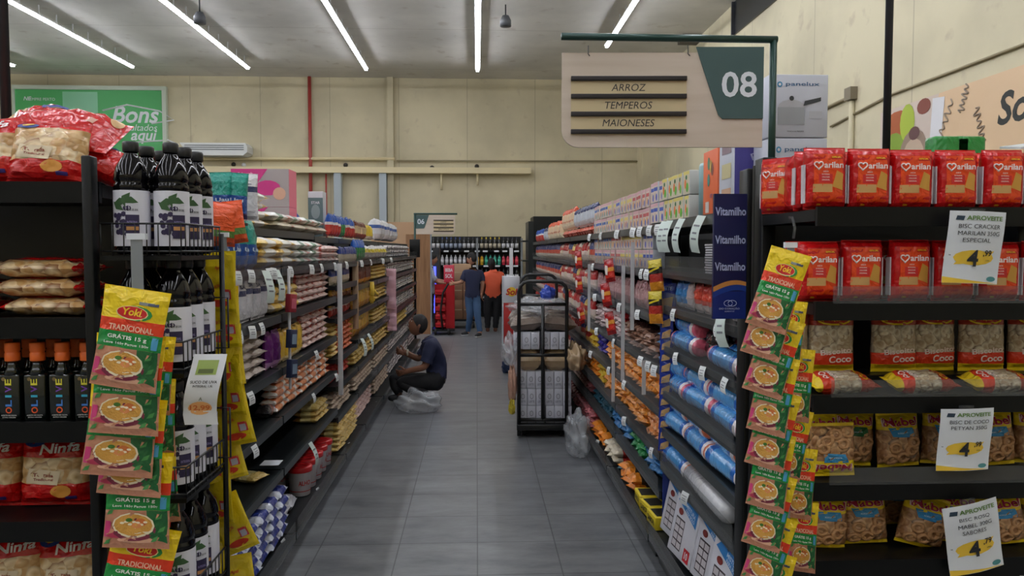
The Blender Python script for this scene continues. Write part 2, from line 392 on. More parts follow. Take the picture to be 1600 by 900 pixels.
# dark things hanging from the ceiling
for px, py0, py1, Y, lb in ((790, 20, 40, 14.0, 'small dark speaker hanging under the ceiling beside the lamp row over the aisle'), (312, 14, 36, 13.6, 'small dark speaker hanging under the ceiling above the air conditioner')):
    a = at(px, (py0+py1)/2, Y); mb = MB().lathe([(0, -.13), (.1, -.13), (.1, -.02), (.06, .06), (0, .07)], mat('dark_plastic', (70, 72, 76), .5), 14, Matrix.Translation((a.x, Y, a.z)))
    r = tag(mb.build('hanging_speaker'), lb, 'speaker')
    MB().tube([(a.x, Y, a.z+.06), (a.x, Y, HC)], .012, DARK).build('cable', r)

# billboard and air conditioner
a = bw(25, 140); b_ = bw(257, 250)
GREEN = mat('billboard_green', (84, 178, 104), .45)
t = thing('billboard', 'green billboard with white script lettering on the back wall', 'billboard', (0, 0, 0))
mb = MB().box(a.x, b_.x, 19.9, 19.95, b_.z-1, a.z, GREEN); fn = planar(19.9)
cx = bw(215, 0).x
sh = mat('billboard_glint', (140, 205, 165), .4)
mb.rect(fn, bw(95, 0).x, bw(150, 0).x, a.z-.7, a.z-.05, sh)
mb.text(fn, 'Bons', cx-.1, bw(0, 178).z, .42, WHITE, shear=.25); mb.text(fn, 'resultados', cx-.05, bw(0, 197).z-.02, .16, WHITE, shear=.25, bold=.0)
mb.text(fn, 'aqui', cx+.1, bw(0, 213).z, .34, WHITE, shear=.25)
mb.tube([(cx-.9, 19.895, bw(0, 172).z), (cx-.3, 19.895, bw(0, 169).z+.1), (cx+.5, 19.895, bw(0, 172).z), (cx+.85, 19.895, bw(0, 186).z), (cx+.3, 19.895, bw(0, 192).z)], .02, WHITE, 6)
mb.tube([(cx-.3, 19.895, bw(0, 222).z), (cx+.7, 19.895, bw(0, 218).z), (cx+.95, 19.895, bw(0, 225).z)], .02, WHITE, 6)
mb.text(fn, 'NE', bw(40, 0).x, bw(0, 154).z, .1, WHITE, shear=.3); mb.text(fn, 'SEMPRE PERTO', bw(62, 0).x, bw(0, 155).z, .07, WHITE, bold=0)
mb.build('billboard_face', t)
fr_ = MB(); W_ = mat('billboard_frame', (196, 206, 190), .5)
for (x0, x1, z0_, z1_) in ((a.x-.06, b_.x+.1, a.z, a.z+.1), (a.x-.06, a.x, b_.z-1, a.z), (b_.x, b_.x+.1, b_.z-1, a.z)): fr_.box(x0, x1, 19.86, 19.98, z0_, z1_, W_)
fr_.build('frame', t)
a = bw(284, 224, 19.6); b_ = bw(389, 244, 19.6)
t = thing('air_conditioner', 'white wide air conditioner mounted high on the back wall', 'air conditioner')
ACW = mat('ac_white', (214, 216, 214), .4)
MB().prism([(a.x, a.z), (b_.x-.05, a.z), (b_.x, a.z-.08), (b_.x, b_.z+.08), (b_.x-.1, b_.z), (a.x+.5, b_.z), (a.x+.1, a.z-.14)], 19.45, 19.97, ACW).build('casing', t)
mb = MB()
for k in range(3): mb.box(a.x+.12, b_.x-.08, 19.44, 19.449, a.z-.06-.05*k-.012, a.z-.06-.05*k+.006, flat((96, 100, 104)))
mb.build('louver', t)

# side wall: banner, conduits
def rw(px, py):
    Y = XR/((px-745)/1200.0)
    for _ in range(8):
        p = at(px, py, Y); Y *= XR/p.x
    return at(px, py, Y)
t = thing('wall_banner', 'beige banner with garlic picture and dark lettering on the side wall', 'banner')
BE = mat('banner_beige', (222, 190, 152), .5)
y0 = rw(1388, 0).y+.05; zt = 3.25
mb = MB().box(XR-.03, XR-.005, 3.0, y0, 2.1, zt, BE)
fn = lambda a, b, e: (XR-.03-e, y0-a, 2.1+b)   # a runs from far end to near
mb.quad(fn, ((0, 0), (.9, 0), (1.1, 1.15), (0, 1.15)), flat((206, 190, 178)))
mb.disc(fn, .35, .95, .3, .16, flat((176, 92, 50)), .002); mb.disc(fn, .3, .72, .2, .16, flat((130, 160, 50)), .003); mb.disc(fn, .55, .95, .14, .2, flat((170, 190, 60)), .004)
mb.disc(fn, .68, .6, .26, .27, flat((150, 128, 112)), .005); mb.disc(fn, .68, .57, .2, .2, flat((196, 172, 150)), .006); mb.disc(fn, .69, .82, .1, .07, flat((100, 66, 66)), .007)
mb.quad(fn, ((.95, .5), (1.12, .3), (1.2, 1.1), (1.0, 1.12)), flat((222, 222, 226)), .004)
mb.disc(fn, .85, 1.07, .12, .08, flat((132, 66, 52)), .005)
mb.disc(fn, .25, .35, .35, .18, flat((96, 118, 48)), .003); mb.disc(fn, .8, .25, .4, .2, flat((198, 190, 180)), .004)
G = flat((150, 134, 118))
rnd = random.Random(3)
for (ca, cb, ln, ang) in ((1.22, .86, .42, 1.05), (1.5, 1.02, .26, 1.2), (1.74, .74, .34, -1.2), (1.42, .6, .2, .5)):
    pts = []
    for k in range(60):
        tt = k/59-.5; q = .035*math.sin(k*.55)*(1+.4*math.sin(k*.21))
        pts.append(fn(ca+ln*tt*math.cos(ang)-q*math.sin(ang), cb+ln*tt*math.sin(ang)+q*math.cos(ang), .004))
    mb.tube(pts, .008, G, 5)
mb.text(fn, 'So', 2.17, .83, .29, flat((38, 42, 40)), .002, bold=.03, shear=.2)
mb.build('banner_sheet', t)
cg = mat('conduit_dark', (152, 140, 110), .5)
pipe('conduit', [(XR-.02, rw(1600, 70).y-4, 3.43), (XR-.02, rw(1393, 150).y, 3.42), (XR-.02, rw(1300, 195).y, 3.3)], .014, cg, 'long thin conduit above the banner on the side wall', 'conduit')
p = rw(1335, 150); pipe('conduit', [(XR-.03, p.y, p.z), (XR-.03, p.y+1.1, p.z-.02)], .02, cg, 'short conduit beside the junction box on the side wall', 'conduit')
tag(MB().box(XR-.09, XR-.001, p.y-.08, p.y+.08, p.z-.05, p.z+.1, flat((128, 118, 98))).build('junction_box'), 'small junction box on the side wall', 'junction box')
pipe('conduit', [(XR-.03, p.y, p.z-.06), (XR-.03, p.y, 1.5)], .035, CREAM_R, 'vertical cream conduit under the junction box', 'conduit')
# ceiling edge bracket
p = at(1110, 25, 16); tag(MB().box(4.2, 4.598, 15.7, 16.1, 5.98, 6.098, flat((70, 66, 60))).build('ceiling_bracket'), 'small dark bracket where the ceiling meets the side wall', 'bracket')

# wooden partition and fridge beyond the left shelves, black shelf at the right end
WOODM = mat('brown_wood', (158, 116, 82), .5)
def wood_mat(name, c1, c2, sc=3, axis=2):
    m = mat(name, c1, .5); nt = m.node_tree; b = nt.nodes['Principled BSDF']; L = nt.links.new
    tc = nt.nodes.new('ShaderNodeTexCoord'); mp = nt.nodes.new('ShaderNodeMapping'); s_ = [sc*8]*3; s_[axis] = sc*.6; mp.inputs['Scale'].default_value = s_
    n = nt.nodes.new('ShaderNodeTexNoise'); n.inputs['Scale'].default_value = 1; n.inputs['Detail'].default_value = 5; n.inputs['Distortion'].default_value = .4
    cr = nt.nodes.new('ShaderNodeValToRGB'); cr.color_ramp.elements[0].position = .3; cr.color_ramp.elements[0].color = (*lin(c2), 1); cr.color_ramp.elements[1].position = .7; cr.color_ramp.elements[1].color = (*lin(c1), 1)
    L(tc.outputs['Object'], mp.inputs['Vector']); L(mp.outputs[0], n.inputs['Vector']); L(n.outputs['Fac'], cr.inputs['Fac']); L(cr.outputs[0], b.inputs['Base Color'])
    return m
WOOD2 = wood_mat('panel_wood', (164, 122, 86), (132, 94, 62))
a = at(634, 366, 15.6); b_ = at(672, 366, 15.6)
t = thing('wooden_endcap', 'brown wooden end panel beyond the crouching man, by the blue light', 'panel', (0, 0, 0))
MB().box(a.x, b_.x, 15.6, 15.98, 0, a.z, WOOD2).build('panel', t)
MB().box(b_.x+.001, b_.x+.03, 15.6, 15.66, 0, a.z, flat((140, 150, 158))).build('corner_trim', t)
a = at(622, 347, 17.4); b_ = at(672, 347, 17.4)
tag(MB().box(a.x-.6, b_.x-.1, 17.4, 17.5, 0, a.z, mat('tan_board', (188, 152, 118), .6)).build('tan_partition'), 'tan board partition rising behind the wooden end panel', 'partition')
a = at(678, 455, 16.2); b_ = at(681, 525, 16.2)
BLUEL = mat('blue_light_strip', (70, 80, 255), .4, emit=2.2)
t = thing('drinks_cooler', 'drinks cooler edge with glowing blue strip beside the wooden panel', 'cooler')
c0 = at(674, 450, 16.6)
MB().box(c0.x+.035, c0.x+.17, 16.6, 17.2, 0, 1.75, flat((60, 62, 66))).build('casing', t)
MB().box(c0.x+.05, c0.x+.10, 16.58, 16.599, .35, 1.35, BLUEL).build('light_strip', t)
# black tall end unit on the right
a = at(818, 338, 15.5); b_ = at(872, 338, 15.5)
t = thing('tall_black_shelf', 'tall black shelving end beyond the trolley and right shelves', 'shelving')
MB().box(a.x+.2, b_.x+.8, 15.5, 16.4, 0, a.z, BLACK).build('side_panel', t)
mb = MB().box(a.x+.1, a.x+.199, 15.5, 16.4, 0, a.z-.1, DARK); mb.build('upright', t)
cols_ = [(190, 70, 60), (200, 190, 190), (70, 90, 160), (190, 120, 130), (210, 200, 180)]
k = 0
for zz in (.3, .7, 1.1, 1.5, 1.9):
    s_ = MB().box(a.x-.02, a.x+.099, 15.5, 16.4, zz-.03, zz-.001, DARK).build('shelf', t)
# ------------------------------------------------------------------ aisle gondolas
RX, LX = 1.0, -1.07
def gondola(side, y0, y1, levels, guards, label, near_panel=None):
    """levels: [(z, setback)]; guards: set of level indexes with a clear plastic rail"""
    s = 1 if side == 'R' else -1
    F = RX if side == 'R' else -LX            # distance from the aisle axis
    t = thing('shelving_unit', label, 'shelving', (s*(F+.25), (y0+y1)/2, 0))
    ox, oy = -s*(F+.25), -(y0+y1)/2
    def bx(d0, d1, ya, yb, za, zb, m): # d: distance from axis
        xa, xb = sorted((s*d0+ox, s*d1+ox)); return MB().box(xa, xb, ya+oy, yb+oy, za, zb, m)
    bx(F+.50, F+.53, y0, y1, 0, 1.92 if side == 'R' else 1.785, mat('back_panel', (70, 71, 70), .5)).build('back_panel', t)
    if side == 'L':
        bx(F+.531, F+1.0, y0+.002, y1-.002, 1.79, 1.82, DARK).build('rear_top_shelf', t)
    for ya in (y0, y1-.03): bx(F+.44, F+.499, ya, ya+.03, 0, 1.95 if side == 'R' else 1.785, BLACK).build('upright', t)
    bx(F-.02, F+.499, y0+.031, y1-.031, 0.015, .10, DARK).build('kick_plate', t)
    for i, (z, sb) in enumerate(levels):
        f = F+sb-(.06 if i == 0 else 0)
        mb = bx(f+.004, F+.439, y0+.002, y1-.002, z-.032, z-.001, DARK)
        sh = mb.build('shelf', t)
        lip = bx(f-.012, f+.002, y0+.002, y1-.002, z-.04, z+.004, mat('shelf_lip', (46, 52, 54), .3, spec=.5)).build('shelf_lip', sh)
        if i in guards:
            bx(f-.018, f-.0135, y0+.02, y1-.02, z-.02, z+.075, CLEAR).build('price_rail', sh)
    return t
RL1 = [(.17, 0), (.56, 0), (.75, 0), (.95, 0), (1.19, 0), (1.405, 0), (1.595, 0), (1.85, 0)]
RL2 = [(.15, 0), (.385, 0), (.595, 0), (.83, 0), (1.065, 0), (1.33, 0), (1.585, 0), (1.835, 0)]
LL1 = [(.14, 0), (.50, 0), (.79, 0), (1.055, 0), (1.35, 0), (1.60, 0), (1.82, .16)]
LL2 = [(.14, 0), (.42, 0), (.66, 0), (.87, 0), (1.18, 0), (1.31, 0), (1.43, 0), (1.60, 0), (1.80, .16)]
LL3 = [(.14, 0), (.42, 0), (.66, 0), (.90, 0), (1.15, 0), (1.38, 0), (1.60, 0), (1.80, .16)]
RB = [(2.86, 4.06), (4.08, 5.4), (5.42, 6.75), (6.77, 8.1), (8.12, 9.45), (9.47, 10.8), (10.82, 12.15), (12.17, 13.5)]
LB = [(2.75, 4.2), (4.22, 5.84), (5.86, 6.85), (6.87, 8.2), (8.22, 9.55), (9.57, 10.9), (10.92, 12.25), (12.27, 13.6)]
for i, (a, b) in enumerate(RB):
    gondola('R', a, b, RL1 if i == 0 else RL2, {0, 1, 3, 4, 5, 6} if i == 0 else {0, 1, 2, 3, 4, 5, 6},
            'black steel shelving unit %s from the camera on the trolley side' % nth(i))
for i, (a, b) in enumerate(LB):
    gondola('L', a, b, LL1 if i < 2 else LL2 if i == 2 else LL3, {0, 5} if i < 2 else {7} if i == 2 else {6, 1, 3},
            'black steel shelving unit %s from the camera on the crouching man\'s side' % nth(i))
# white and tan posts in front of the left shelves
def strip_post(px, Y, z0, z1, w, m, name, label, X=None, s=-1):
    x = X if X is not None else at(px, 400, Y).x
    return tag(MB().box(x-w/2, x+w/2, Y-.012, Y+.012, z0, z1, m, bev=.003).build(name), label, 'strip')
WPL = mat('white_plastic', (205, 206, 208), .4); TANP = mat('tan_plastic', (178, 150, 122), .5)
strip_post(0, 5.85, .60, 1.60, .035, WPL, 'hanging_strip', 'long white plastic strip hanging between first shelves with orange packs and bean shelves', X=-1.035)
strip_post(0, 6.86, 1.0, 1.6, .05, TANP, 'partition_strip', 'tan vertical divider strip between pouch shelves and golden bags', X=-1.075)
strip_post(0, 4.28, .93, 1.6, .012, WPL, 'hanging_strip', 'thin white strip in front of yellow bags holding navy boxes', X=-1.035)

# ------------------------------------------------------------------ end cap shelving facing the camera
def endcap(x0, x1, yf, yb, levels, guards, label, top=2.0):
    t = thing('endcap_shelving', label, 'shelving', ((x0+x1)/2, yf, 0)); ox = -(x0+x1)/2; oy = -yf
    MB().box(x0+ox, x1+ox, yb+oy-.02, yb+oy, 0, top, mat('black_panel', (14, 17, 18), .4)).build('back_panel', t)
    for x in (x0, x1-.05): MB().box(x+ox, x+.05+ox, yb+oy-.1, yb+oy-.021, 0, top+.02, BLACK, bev=.004).build('upright', t)
    MB().box(x0+ox, x1+ox, .02, yb+oy-.1, .02, .1, BLACK).build('kick_plate', t)
    for i, z in enumerate(levels):
        sh = MB().box(x0+ox, x1+ox, .004, yb+oy-.1, z-.035, z-.001, BLACK).build('shelf', t)
        MB().box(x0+ox, x1+ox, -.012, .002, z-.05, z+.006, mat('black_rail', (10, 12, 13), .4, spec=.25)).build('shelf_lip', sh)
        if i in guards: MB().box(x0+ox+.05, x1+ox-.01, -.019, -.014, z+.0, z+.05, CLEAR).build('price_rail', sh)
    return t
REY = 2.2
endcap(at(1190, 400, 2.62).x, 1.95, REY, 2.72, [.12, .775, 1.01, 1.27, 1.545, 1.82], {2, 3, 4}, 'black end shelving stacked with red cracker packs and biscuit bags')
gx = at(1166, 400, 2.74).x
MB_ = MB().box(gx, gx+.072, 2.74, 2.83, 0, 1.995, BLACK, bev=.006); tag(MB_.build('gondola_post'), 'thick black post between the red cracker end shelves and the blue sign', 'post')
tag(MB().box(gx+.074, 1.92, 2.76, 2.82, 0, 1.9, BLACK).build('gondola_side_panel'), 'black side panel closing the right shelving row behind the crackers', 'panel')
LEY = 2.1
LX1 = at(158, 400, 2.09).x
endcap(-2.15, LX1, LEY, 2.62, [.12, .68, .965, 1.235, 1.515, 1.875], {}, 'black end shelving with toast bags and dark bottles', top=1.93)
tag(MB().box(at(131, 400, 2.05).x, LX1, 2.045, 2.085, 0, 1.945, BLACK, bev=.004).build('shelf_post'), 'black front post between the toast bags and the juice bottles', 'post')
tag(MB().box(-2.1, -1.04, 2.66, 2.72, 0, 1.82, BLACK).build('gondola_side_panel'), 'black side panel closing the left shelving row behind the juice rack', 'panel')
# tall poles
p = at(1385, 220, 2.6); q = at(1391, 0, 2.6)
tag(MB().tube([(p.x, 2.6, 1.86), (p.x, 2.6, 6.1)], .013, mat('pole_dark', (52, 56, 60), .4), 12).build('tall_pole'), 'tall thin dark pole rising behind the red cracker packs', 'pole')
p = at(10, 190, 2.64)
tag(MB().tube([(p.x, 2.64, 1.9), (p.x, 2.64, 6.1)], .016, mat('pole_dark', (52, 56, 60), .4), 12).build('tall_pole'), 'tall dark pole rising behind the toast bags', 'pole')

# ------------------------------------------------------------------ aisle sign 08
SIGNW = wood_mat('sign_wood', (212, 198, 184), (200, 184, 167), sc=3, axis=0)
GRN = mat('pole_green', (34, 66, 60), .3, metal=.2); SGN = mat('sign_green', (66, 92, 92), .5)
def aisle_sign(px0, px1, py0, py1, Y, num, words, label, mirror=False, yaw=0, pole=True):
    a = at(px0, py1, Y); b = at(px1, py0, Y); W = b.x-a.x; H = b.z-a.z
    t = thing('aisle_sign', label, 'sign', (b.x if not mirror else a.x, Y, a.z), yaw)
    x0, x1 = (-W, 0) if not mirror else (0, W)
    r = H*.18; pts = []
    if not mirror:
        pts = [(x0+r*(1-math.sin(k*math.pi/12)), r*(1-math.cos(k*math.pi/12))) for k in range(6, -1, -1)]
        pts = pts[::-1] ; poly = [(x1, 0), (x1, H), (x0, H)]+[(x0+r*(1-math.cos(k*math.pi/12)), r*(1-math.sin(k*math.pi/12))) for k in range(0, 7)]
    else:
        poly = [(x0, 0), (x1-r, 0)]+[(x1-r*(1-math.sin(k*math.pi/12)), r*(1-math.cos(k*math.pi/12))) for k in range(0, 7)]+[(x1, H), (x0, H)]
    MB().prism(poly, 0, .012, SIGNW).build('board', t)
    fn = planar(0)
    gw = W*.335
    g = MB()
    if not mirror: gp = [(x1-gw, H), (x1, H), (x1, H*.30), (x1-gw*.6, H*.30), (x1-gw*.66, H*.34)]
    else: gp = [(x0, H), (x0, H*.30), (x0+gw*.6, H*.30), (x0+gw*.66, H*.34), (x0+gw, H)][::-1]
    if not mirror: gp = [(x, z+.0) for x, z in gp]
    gp = [(x, z+(H*.055 if z == H and not mirror else 0)) for x, z in gp]
    g.prism(gp, -.006, -.0005, SGN)
    cxn = (x1-gw*.36) if not mirror else x0+gw*.38
    g.text(planar(-.006), num, cxn, H*.66, H*.27, flat((222, 228, 236)), .0015, bold=.016, w=gw*.52)
    g.build('number_plate', t)
    bars = MB(); bx0, bx1 = (x0+W*.045, x0+W*.62) if not mirror else (x0+W*.45, x1-W*.04)
    bars.box(bx0, bx1, -.002, -.0005, H*.13, H*.72, mat('sign_panel', (206, 188, 150), .5))
    for k in range(4):
        z = H*(.725-.187*k); bars.box(bx0, bx1, -.012, -.0021, z-H*.024, z+H*.024, flat((36, 30, 32)), bev=.0015)
    for k, w_ in enumerate(words): bars.text(planar(-.002), w_, (bx0+bx1)/2+(-.0 if not mirror else 0), H*(.632-.187*k), H*.075, flat((50, 46, 48)), .001, bold=0, shear=.18)
    bars.build('word_panel', t)
    return t, W, H
t, W, H = aisle_sign(879, 1193, 82, 228, 2.66, '08', ['ARROZ', 'TEMPEROS', 'MAIONESES'], 'hanging wooden aisle sign 08 listing ARROZ, TEMPEROS, MAIONESES', yaw=R(-3))
for x in (-W*.87, -W*.375):
    MB().tube([(x, .0, H+.025), (x, -.004, H-.005), (x+.004, -.014, H-.014)], .0018, flat((60, 60, 60)), 6).build('hook', t)
# its green post and arm
p = at(1208, 100, 2.68); q = at(877, 57, 2.66); top = at(1209, 62, 2.68).z
t2 = thing('sign_post', 'dark green post and arm carrying the 08 sign', 'post', (p.x, 2.68, 1.83))
MB().tube([(0, 0, 0), (0, 0, top-1.83)], .0125, GRN, 12).build('upright', t2)
MB().tube([(.012, 0, top-1.83), (q.x-p.x, -.02, at(877, 57, 2.66).z-1.83)], .0125, GRN, 12).build('arm', t2)
# sign 06 further away
t, W, H = aisle_sign(650, 711, 336, 366, 14.6, '06', ['CAFES', 'DOCES', 'BISCOITOS'], 'small distant aisle sign 06 above the wooden end panel', mirror=True)
a = at(648, 335, 14.6); z = at(648, 334, 14.6).z
t2 = thing('sign_post', 'thin dark post with arm carrying the 06 sign', 'post', (a.x, 14.62, 0))
MB().tube([(0, 0, .0), (0, 0, z)], .02, GRN, 8).build('upright', t2); MB().tube([(-.02, 0, z), (.8, 0, z)], .018, GRN, 8).build('arm', t2)

# ------------------------------------------------------------------ blue sign panel
a = at(1113, 498, 2.71); b = at(1167, 303, 2.71)
t = thing('brand_panel', 'tall dark blue panel repeating Vitamilho in white letters', 'sign', (a.x, 2.705, a.z))
W = b.x-a.x; H = b.z-a.z; NAVY = mat('panel_navy', (22, 30, 78), .35); BLU = mat('panel_blue', (30, 66, 150), .35); LW = flat((176, 186, 222))
mb = MB().box(0, W, 0, .015, 0, H, NAVY); fn = planar(0)
mb.rect(fn, 0, W, 0, H*.22, mat('panel_blue2', (24, 46, 124), .35), .0005)
def band(c0, c1, m, e):
    n = 12; vs = []; 
    for k in range(n+1):
        u = k/n; c = H*(c0+.06*math.sin(u*2.2)); d = H*(c1+.06*math.sin(u*2.2+.1)); vs += [fn(W*u, c, e), fn(W*u, d, e)]
    mb.add(vs, [(2*k, 2*k+2, 2*k+3, 2*k+1) for k in range(n)], m)
band(.17, .235, BLU, .0008); band(.215, .25, flat((206, 140, 70)), .0011)
for zz in (.86, .635, .42): mb.text(fn, 'Vitamilho', W/2, H*zz, H*.067, LW, .0015, bold=.03, w=W*.93)
for k in range(2): mb.tube([fn(W*(.52+.13*math.cos(i*.5)*(1 if k else -1)+(-.06 if k else .06)), H*(.125+.024*math.sin(i*.5)), .002) for i in range(13)], .0012, LW, 5)
mb.text(fn, 'DO CORAÇÃO', W/2, H*.082, H*.02, LW, .0015, w=W*.62); mb.text(fn, 'ALIMENTOS', W/2, H*.06, H*.009, LW, .0015, w=W*.3)
mb.build('panel_board', t)
# ------------------------------------------------------------------ cracker packs
RED = film((196, 16, 20)); ORG = film((234, 74, 24)); YEL = film((238, 206, 30)); GRNF = film((24, 140, 62)); ORED = film((226, 62, 32))
def cracker_pack():
    w, h, t = .124, .182, .062
    def dec(mb, fr, bk):
        mb.rect(fr, -w*.36, w*.36, h*.02, h*.88, ORG, .0006, 8)
        mb.rect(fr, -w*.38, w*.1, h*.27, h*.4, flat((206, 160, 100)), .0011, 4)
        mb.quad(fr, ((.012, h*.36), (w*.36, h*.30), (w*.37, h*.56), (.026, h*.62)), flat((206, 150, 62)), .0016)
        mb.rect(fr, -w*.24, w*.1, h*.42, h*.56, flat((214, 40, 40)), .0013, 4)
        for k in range(4): mb.text(fr, ['SABOR', 'INTEGRAL', 'CRACKER', 'ORIGINAL'][k][:8], -w*.07, h*(.60-.045*k), h*.022, flat((244, 214, 206)), .0022, bold=.02)
        mb.text(fr, 'arilan', w*.13, h*.705, h*.1, flat((250, 232, 228)), .0024, bold=.035, w=w*.48)
        hp = [(-w*.245+w*.105*(math.sin(a)**3), h*.70+h*.055*((13*math.cos(a)-5*math.cos(2*a)-2*math.cos(3*a)-math.cos(4*a))/13)) for a in [2*math.pi*i/24 for i in range(25)]]
        mb.tube([fr(x, z, .002) for x, z in hp], .0022, flat((250, 232, 228)), 5)
        mb.text(fr, '350g', -w*.2, h*.07, h*.035, YEL, .0022)
        mb.text(fr, 'ESPECIAL', w*.2, h*.83, h*.028, YEL, .0022)
        for s in (-1, 1): pass
    mb = bag_mb(w, h, t, [(1, RED)], nx=12, nz=14, px=9, pz=7, fin=.004, seed=3, wr=.0012, decor=dec)
    # nutrition panel on both narrow sides
    for s in (-1, 1):
        mb.box(min(s*w*.485, s*w*.512), max(s*w*.485, s*w*.512), -.012, .012, h*.1, h*.72, flat((206, 200, 205)))
    return mb
proto('cracker', [('cracker_pack', cracker_pack())], .118, .062, .182, 'cracker pack')
def cracker_row(z, Ys, pxs, where, key='cracker', turn={}):
    for j, Y in enumerate(Ys):
        for i, px in enumerate(pxs):
            p = at(px, 300, Y) if j == 0 else at(pxs[i], 300, Ys[0])
            rz = turn.get((j, i), random.uniform(-.05, .05))
            put(key, (p.x, Y, z+.001), (random.uniform(-.02, .02), 0, rz), 'red cracker pack, %s from the %s in the %s row of the %s shelf' % (nth(i), 'post', ['front', 'rear'][j], where), 'red cracker packs', s=(1, 1, random.uniform(.98, 1.02)))
cracker_row(1.82, (2.255, 2.325), (1287, 1355, 1421, 1491, 1562, 1630, 1698), 'top')
cracker_row(1.545, (2.27, 2.36), (1279, 1347, 1422, 1490, 1560, 1628, 1698), 'second')
p = at(1212, 300, 2.5); put('cracker', (p.x+.012, 2.5, 1.821), (0, 0, R(-50)), 'red cracker pack turned aslant at the outer end of the top shelf', 'red cracker packs')
for k, (px, Y) in enumerate(((1236, 2.44), (1254, 2.40))):
    p = at(px, 300, Y); put('cracker', (p.x+.012, Y, 1.821), (0, 0, R(82)), 'red cracker pack standing sideways, %s from the aslant pack on the top shelf' % nth(k), 'red cracker packs', s=(.75, 1, 1.02))

# ------------------------------------------------------------------ coconut biscuit bags
COCO = lumps('coconut_biscuits', [(206, 190, 160), (176, 150, 118), (226, 214, 188), (120, 92, 68)], 42)
RING = lumps('ring_cookies', [(176, 128, 84), (140, 92, 54), (206, 162, 116), (80, 50, 30)], 34)
TOAST = lumps('toast_slices', [(222, 186, 130), (196, 148, 86), (238, 214, 168), (150, 100, 56)], 26)
CW = flat((246, 226, 220))
def coco_bag(lay=False):
    w, h, t = .148, .215, .07
    def dec(mb, fr, bk):
        mb.disc(fr, 0, h*.78, w*.38, h*.08, YEL, .001); mb.disc(fr, 0, h*.78, w*.33, h*.055, film((176, 44, 28)), .0016)
        mb.text(fr, 'Petyan', 0, h*.78, h*.055, YEL, .0026, shear=.2)
        mb.text(fr, 'Biscoito', w*.03, h*.32, h*.08, CW, .003, bold=.04, w=w*.68, rot=.1)
        mb.text(fr, 'Coco', w*.12, h*.205, h*.1, CW, .003, bold=.05, w=w*.5, rot=.06)
    mb = bag_mb(w, h, t, [(.12, YEL), (.29, ORED), (.70, COCO), (1, film((170, 52, 30)))], nx=12, nz=14, px=5, pz=5, fin=.012, seed=5, sag=.15, wr=.004, decor=dec)
    return lay_long(mb, w, h, t) if lay else mb
proto('coco', [('biscuit_bag', coco_bag())], .148, .07, .215, 'biscuit bag')
proto('coco_lay', [('biscuit_bag', coco_bag(True))], .215, .148, .07, 'biscuit bag')
rb_ = MB().box(1.02, 1.9, 2.33, 2.45, 1.271, 1.310, BLACK); tag(rb_.build('display_riser'), 'low black riser under the upright coconut biscuit bags', 'riser')
for i, px in enumerate((1232, 1304, 1403, 1469, 1541, 1618, 1690)):
    p = at(px, 540, 2.36); put('coco', (p.x, 2.385 if i != 3 else 2.40, 1.312), (R(-2), 0, random.uniform(-.06, .06)), 'upright coconut biscuit bag, %s from the sachet strip on the middle shelf' % nth(i), 'upright coconut biscuit bags', s=(1, .85, 1))
for i, (px, dz) in enumerate(((1316, 0), (1440, 0), (1562, 0), (1680, 0))):
    p = at(px, 600, 2.26); put('coco_lay', (p.x, 2.275, 1.272), (R(12), 0, R(4)), 'coconut biscuit bag lying flat before the upright ones, %s from the sachets' % nth(i), 'flat coconut biscuit bags', s=(.98, .62, .8))

# ------------------------------------------------------------------ ring cookie bags
CRIM = flat((176, 26, 66)); SKY = film((52, 140, 196)); DG = film((24, 96, 48))
def ring_bag(box, key, lay=False):
    w, h, t = .142, .20, .075
    def dec(mb, fr, bk):
        mb.text(fr, 'Mabel', 0, h*.835, h*.15, flat((236, 206, 212)), .0022, bold=.06, w=w*.86)
        mb.text(fr, 'Mabel', 0, h*.835, h*.135, CRIM, .003, bold=.03, w=w*.81)
        mb.quad(fr, ((-w*.24, h*.58), (w*.27, h*.55), (w*.25, h*.73), (-w*.33, h*.74)), box, .0012)
        mb.text(fr, 'ROSQUINHA', 0, h*.64, h*.03, flat((190, 220, 236)), .0022)
        for (a, b) in ((-.2, .38), (.18, .32), (-.02, .2), (.26, .47), (-.3, .17)):
            pts = [fr(w*a+.016*math.cos(k*.7), h*b+.016*math.sin(k*.7), .0015) for k in range(10)]
            mb.tube(pts, .0065, mat('cookie_ring', (186, 138, 92), .5, coat=.4, bump=.3, bscale=120), 7)
    mb = bag_mb(w, h, t, [(.06, YEL), (.70, RING), (1, YEL)], nx=12, nz=14, px=4, pz=4.5, fin=.012, seed=9, sag=.25, wr=.005, decor=dec)
    if lay: mb = lay_deep(mb, w, h, t)
    proto(key, [('cookie_bag', mb)], w, t, h, 'cookie bag')
ring_bag(SKY, 'mabel'); ring_bag(DG, 'mabel_green')
R3 = [(1275, 0, 1), (1333, 4, 0), (1404, -2, 1), (1478, 3, 1), (1552, -4, 1), (1622, 2, 1), (1694, 0, 1)]
for i, (px, an, b) in enumerate(R3):
    p = at(px, 700, 2.36); put('mabel' if b else 'mabel_green', (p.x, 2.36+.02*(i % 2), 1.012), (R(-3), R(an), random.uniform(-.1, .1)), 'yellow cookie bag with %s box, %s from sachets, shelf under the coconut biscuits' % ('blue' if b else 'green', nth(i)), 'ring cookie bags', s=(1, .9, .87))
p = at(1308, 740, 2.24); put('mabel', (p.x-.01, 2.262, 1.012+.165), (R(4), R(180), R(3)), 'upside-down cookie bag leaning at the front of the shelf beside the sachets', 'ring cookie bags', s=(1, .55, .8))
R4 = [(1286, 4, 0), (1358, -3, 0), (1432, 14, -.01), (1500, 2, .0), (1566, -6, .0), (1636, 3, 0), (1706, 0, 0)]
